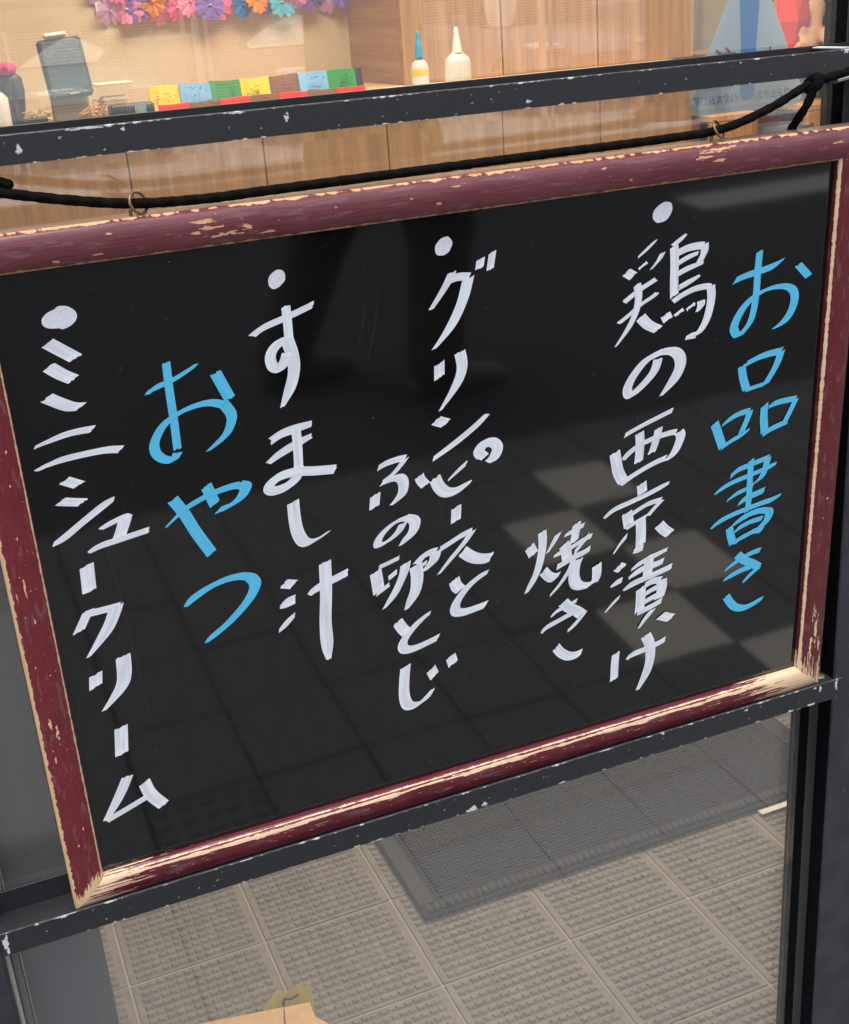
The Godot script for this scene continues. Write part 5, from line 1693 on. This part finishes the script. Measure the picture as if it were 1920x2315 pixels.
	draw(36, 16, 4, [1262, -859, 1261, -945, 1253, -1046])
	draw(10, 6, 19, [1293, -851, 1355, -830, 1427, -836])
	draw(37, 13, 6, [1431, -841, 1435, -907, 1414, -980])
	draw(10, 6, 15, [1298, -918, 1365, -894, 1428, -889])
	draw(10, 6, 15, [1291, -982, 1362, -959, 1426, -950])
	draw(10, 6, 17, [1238, -1055, 1306, -1043, 1368, -1027, 1436, -1003])
	draw(15, 12, 14, [1365, -1059, 1311, -1112, 1250, -1183], [100, 100, 40])
	draw(34, 21, 3, [1431, -1129, 1522, -1172])
	glyph("ke", "w")
	draw(30, 13, 3, [1065, -1347, 1057, -1443, 1052, -1566])
	draw(11, 6, 18, [1157, -1426, 1203, -1394, 1292, -1381, 1399, -1363, 1476, -1341], [50, 100, 100, 100, 100])
	draw(35, 14, 6, [1311, -1262, 1342, -1330, 1355, -1420, 1347, -1504, 1314, -1603, 1252, -1710], [100, 100, 100, 100, 100, 45])
	glyph("yaki", "w")
	draw(30, 20, 4, [390, -330, 419, -395])
	draw(20, 15, 7, [606, -283, 575, -334, 524, -406], [100, 100, 50])
	draw(28, 13, 4, [486, -241, 489, -321, 475, -418, 445, -524, 399, -610, 357, -672], [100, 100, 100, 100, 100, 50])
	draw(21, 23, 7, [490, -535, 530, -586, 570, -606, 612, -588], [100, 100, 100, 60])
	draw(10, 6, 12, [655, -309, 704, -292, 806, -260], [60, 100, 100])
	draw(31, 15, 3, [748, -238, 741, -293, 722, -375])
	draw(10, 6, 13, [568, -445, 621, -429, 703, -409, 786, -376, 864, -354], [50, 100, 100, 100, 100])
	draw(35, 18, 3, [650, -372, 662, -423, 672, -486])
	draw(10, 11, 12, [840, -348, 786, -396, 728, -455])
	draw(10, 6, 17, [592, -532, 641, -515, 724, -486, 806, -466, 848, -447])
	draw(11, 11, 12, [719, -506, 690, -572, 619, -662, 536, -736], [100, 100, 100, 50])
	draw(34, 14, 9, [757, -511, 732, -562, 723, -642, 744, -702, 794, -727, 861, -727])
	draw(34, 12, 3, [878, -727, 899, -686, 903, -625, 902, -587])
	glyph("ki", "w")
	draw(9, 5, 11, [548, -908, 590, -875, 641, -861, 701, -844, 749, -829], [50, 100, 100, 100, 100])
	draw(9, 5, 15, [468, -1018, 511, -981, 595, -955, 685, -928, 712, -923], [40, 100, 100, 100, 100])
	draw(34, 20, 3, [641, -816, 686, -870, 740, -908, 785, -951])
	draw(9, 9, 12, [815, -934, 776, -976, 721, -1022, 671, -1055], [100, 100, 100, 60])
	draw(17, 18, 12, [581, -1161, 617, -1213, 668, -1254, 714, -1267, 757, -1262, 785, -1251], [100, 100, 100, 100, 100, 80])
	glyph("dot", "w")
	draw(3, 1, 47, [-143, 1749, -121, 1769])
	glyph("gu", "w")
	draw(18, 12, 13, [-85, 1598, -133, 1518, -233, 1394], [100, 100, 60])
	draw(8, 3, 21, [-117, 1553, -42, 1565, 28, 1555])
	draw(33, 14, 8, [17, 1547, -29, 1410, -116, 1263, -227, 1148], [100, 100, 100, 40])
	draw(26, 12, 3, [104, 1656, 93, 1596])
	draw(21, 9, 4, [183, 1684, 162, 1579])
	glyph("ri", "w")
	draw(32, 16, 3, [-196, 1054, -200, 964])
	draw(31, 10, 6, [-57, 1102, -47, 1001, -93, 891, -208, 748], [100, 100, 100, 30])
	glyph("n", "w")
	draw(30, 20, 4, [-238, 691, -171, 660])
	draw(15, 9, 18, [112, 668, 20, 599, -110, 522, -270, 441], [70, 100, 100, 70])
	glyph("pi", "w")
	draw(13, 4, 26, [65, 393, 45, 428, 84, 470, 143, 471, 176, 428, 150, 370, 101, 344], [100, 100, 100, 100, 100, 100, 60])
	draw(15, 3, 21, [44, 413, 86, 383])
	draw(26, 14, 5, [-371, 347, -360, 314, -332, 277])
	draw(25, 16, 13, [-266, 310, -241, 246, -201, 201, -148, 189, -84, 205, -15, 236], [100, 100, 100, 100, 100, 40])
	draw(14, 11, 10, [-42, 368, -99, 332, -176, 277], [100, 100, 50])
	glyph("bar", "w")
	draw(33, 13, 3, [-127, 80, -136, -23])
	glyph("su", "w")
	draw(12, 7, 15, [-258, -195, -181, -164, -104, -132, -27, -112])
	draw(20, 16, 13, [-21, -113, -79, -182, -159, -258, -273, -369], [100, 100, 100, 50])
	draw(23, 22, 11, [-98, -244, -51, -289, 3, -322, 69, -338, 108, -333])
	glyph("to", "w")
	draw(32, 18, 6, [-167, -438, -153, -490, -124, -525])
	draw(21, 11, 16, [80, -440, -2, -470, -83, -524, -147, -594, -171, -645, -159, -683, -101, -696, -22, -690, 57, -679], [60, 100, 100, 100, 100, 100, 100, 100, 100])
	glyph("fu", "w")
	draw(13, 7, 14, [-639, 455, -587, 475, -510, 487, -455, 486])
	draw(15, 10, 11, [-455, 483, -499, 436, -552, 391, -621, 352])
	draw(25, 10, 11, [-616, 353, -554, 366, -503, 363, -480, 329, -483, 278, -507, 236, -571, 190], [100, 100, 100, 100, 100, 100, 40])
	draw(33, 15, 3, [-669, 285, -683, 197])
	glyph("no", "w")
	draw(21, 8, 9, [-498, 49, -533, -2, -582, -38, -640, -62, -677, -62, -669, -23, -624, 25, -554, 67, -480, 83])
	draw(29, 9, 10, [-485, 84, -434, 64, -418, 31, -434, -19, -473, -58, -529, -102], [100, 100, 100, 100, 100, 30])
	glyph("tamago", "w")
	draw(36, 19, 4, [-706, -245, -699, -329, -694, -394])
	draw(8, 3, 13, [-680, -219, -619, -206, -539, -185])
	draw(8, 5, 13, [-712, -406, -663, -382, -619, -358])
	draw(8, 6, 14, [-624, -315, -564, -280])
	draw(33, 17, 5, [-500, -235, -515, -298, -558, -381, -611, -463, -668, -524], [100, 100, 100, 100, 40])
	draw(37, 16, 8, [-431, -263, -426, -342, -437, -423, -469, -499, -516, -569], [100, 100, 100, 100, 35])
	draw(14, 7, 16, [-428, -259, -372, -212, -317, -197, -285, -199])
	draw(32, 11, 8, [-288, -204, -299, -246, -327, -283, -381, -323], [100, 100, 100, 60])
	draw(7, 3, 12, [-386, -274, -353, -260])
	glyph("to", "w")
	draw(29, 21, 4, [-581, -645, -555, -698, -524, -742])
	draw(20, 11, 15, [-347, -638, -421, -675, -491, -732, -543, -789, -559, -833, -542, -865, -489, -875, -411, -863, -301, -836], [60, 100, 100, 100, 100, 100, 100, 100, 100])
	glyph("ji", "w")
	draw(29, 14, 10, [-548, -996, -561, -1082, -571, -1186, -565, -1262, -542, -1306, -490, -1316, -425, -1287, -363, -1225], [100, 100, 100, 100, 100, 100, 100, 40])
	draw(30, 22, 3, [-368, -1065, -345, -1128])
	draw(32, 20, 3, [-220, -1008, -204, -1072])
	glyph("dot", "w")
	draw(4, 4, 44, [-1167, 1702, -1147, 1723])
	glyph("su", "w")
	draw(12, 6, 16, [-1332, 1411, -1263, 1449, -1135, 1484, -1038, 1512, -959, 1537])
	draw(23, 5, 4, [-1120, 1553, -1119, 1451, -1121, 1345])
	draw(12, 4, 21, [-1124, 1346, -1174, 1348, -1222, 1312, -1242, 1265, -1232, 1213, -1196, 1197, -1161, 1232, -1140, 1279])
	draw(32, 9, 6, [-1132, 1360, -1110, 1262, -1110, 1166, -1147, 1057, -1202, 960], [100, 100, 100, 100, 35])
	glyph("ma", "w")
	draw(10, 5, 22, [-1290, 766, -1225, 796, -1139, 812, -1033, 825], [100, 100, 100, 70])
	draw(10, 5, 22, [-1324, 628, -1237, 678, -1135, 718, -1040, 750], [60, 100, 100, 60])
	draw(26, 6, 3, [-1135, 822, -1133, 711, -1141, 556])
	draw(10, 5, 23, [-1140, 570, -1160, 505, -1227, 461, -1301, 448, -1338, 465, -1318, 501, -1252, 535, -1153, 541, -1035, 523, -912, 508])
	glyph("shi", "w")
	draw(32, 13, 7, [-1197, 354, -1197, 234, -1186, 139, -1152, 70, -1091, 63, -984, 110], [100, 100, 100, 100, 100, 40])
	glyph("jiru", "w")
	draw(28, 22, 3, [-1311, -180, -1246, -201])
	draw(11, 11, 21, [-1350, -336, -1307, -317, -1247, -303], [40, 100, 100])
	draw(12, 12, 16, [-1261, -412, -1321, -457, -1375, -499], [60, 100, 50])
	draw(11, 6, 22, [-1157, -300, -1108, -267, -1037, -244, -892, -202], [60, 100, 100, 100])
	draw(38, 11, 3, [-1034, -97, -1045, -299, -1068, -521, -1070, -676, -1070, -790], [100, 100, 100, 100, 40])
	glyph("dot", "w")
	draw(7, 4, 53, [-2402, 1672, -2331, 1681], [100, 118])
	glyph("mi", "w")
	draw(34, 15, 3, [-2445, 1555, -2387, 1508, -2313, 1448])
	draw(34, 15, 3, [-2461, 1424, -2404, 1374, -2343, 1333])
	draw(34, 16, 3, [-2500, 1257, -2432, 1211, -2382, 1184, -2328, 1175])
	glyph("ni", "w")
	draw(18, 5, 14, [-2609, 989, -2486, 1022, -2387, 1036, -2289, 1036], [50, 100, 100, 100])
	draw(19, 5, 14, [-2629, 854, -2509, 887, -2374, 898, -2239, 900, -2154, 888], [50, 100, 100, 100, 100])
	glyph("shi", "w")
	draw(33, 14, 2, [-2487, 767, -2413, 725])
	draw(33, 16, 2, [-2530, 648, -2476, 633, -2409, 617])
	draw(16, 11, 18, [-2235, 602, -2314, 566, -2421, 504, -2528, 438, -2611, 400], [50, 100, 100, 100, 50])
	glyph("yu", "w")
	draw(10, 3, 15, [-2343, 432, -2273, 458, -2199, 478, -2176, 472], [60, 100, 100, 100])
	draw(40, 12, 3, [-2194, 472, -2214, 422, -2250, 350])
	draw(8, 2, 17, [-2428, 304, -2351, 332, -2231, 347, -2072, 368], [50, 100, 100, 100])
	glyph("bar", "w")
	draw(39, 10, 3, [-2453, 228, -2464, 61])
	glyph("ku", "w")
	draw(35, 15, 4, [-2489, -60, -2565, -184])
	draw(8, 2, 20, [-2515, -80, -2421, -78, -2306, -73])
	draw(42, 13, 5, [-2329, -69, -2365, -147, -2427, -241, -2537, -361], [100, 100, 100, 30])
	glyph("ri", "w")
	draw(38, 14, 3, [-2515, -488, -2528, -573])
	draw(41, 11, 5, [-2340, -409, -2355, -555, -2403, -645, -2507, -748], [100, 100, 100, 35])
	glyph("bar", "w")
	draw(39, 9, 3, [-2426, -894, -2450, -1084])
	glyph("mu", "w")
	draw(26, 9, 13, [-2440, -1254, -2517, -1392, -2616, -1534], [100, 100, 60])
	draw(9, 2, 18, [-2617, -1540, -2481, -1493, -2345, -1445])
	draw(34, 19, 3, [-2346, -1331, -2318, -1435, -2250, -1541])
	glyph("o", "b")
	draw(16, 8, 11, [-1965, 1176, -1920, 1206, -1815, 1235, -1727, 1272, -1665, 1306], [60, 100, 100, 100, 50])
	draw(21, 5, 3, [-1835, 1341, -1839, 1196, -1838, 1002, -1841, 825])
	draw(18, 6, 12, [-1841, 805, -1879, 767, -1933, 785, -1966, 830, -1962, 894, -1907, 976, -1825, 1029, -1727, 1060, -1622, 1067, -1545, 1040])
	draw(24, 9, 8, [-1552, 1057, -1506, 968, -1536, 879, -1595, 825, -1668, 779], [100, 100, 100, 100, 50])
	draw(29, 12, 3, [-1568, 1235, -1536, 1151, -1503, 1067])
	glyph("ya", "b")
	draw(28, 17, 3, [-1910, 524, -1857, 424, -1801, 285, -1727, 130])
	draw(30, 17, 2, [-1706, 567, -1688, 506, -1670, 442])
	draw(14, 7, 14, [-1973, 359, -1900, 414, -1831, 458, -1732, 496, -1649, 518, -1567, 531, -1514, 531], [30, 60, 100, 100, 100, 100, 100])
	draw(28, 10, 11, [-1519, 535, -1477, 517, -1484, 485, -1518, 446, -1581, 414, -1657, 399])
	glyph("tsu", "b")
	draw(17, 5, 17, [-1930, -182, -1866, -132, -1774, -89, -1666, -62, -1572, -61, -1508, -83], [40, 100, 100, 100, 100, 100])
	draw(30, 8, 9, [-1515, -78, -1488, -131, -1512, -193, -1567, -259, -1673, -349, -1776, -415, -1834, -456], [100, 100, 100, 100, 100, 100, 40])
	end_glyph()
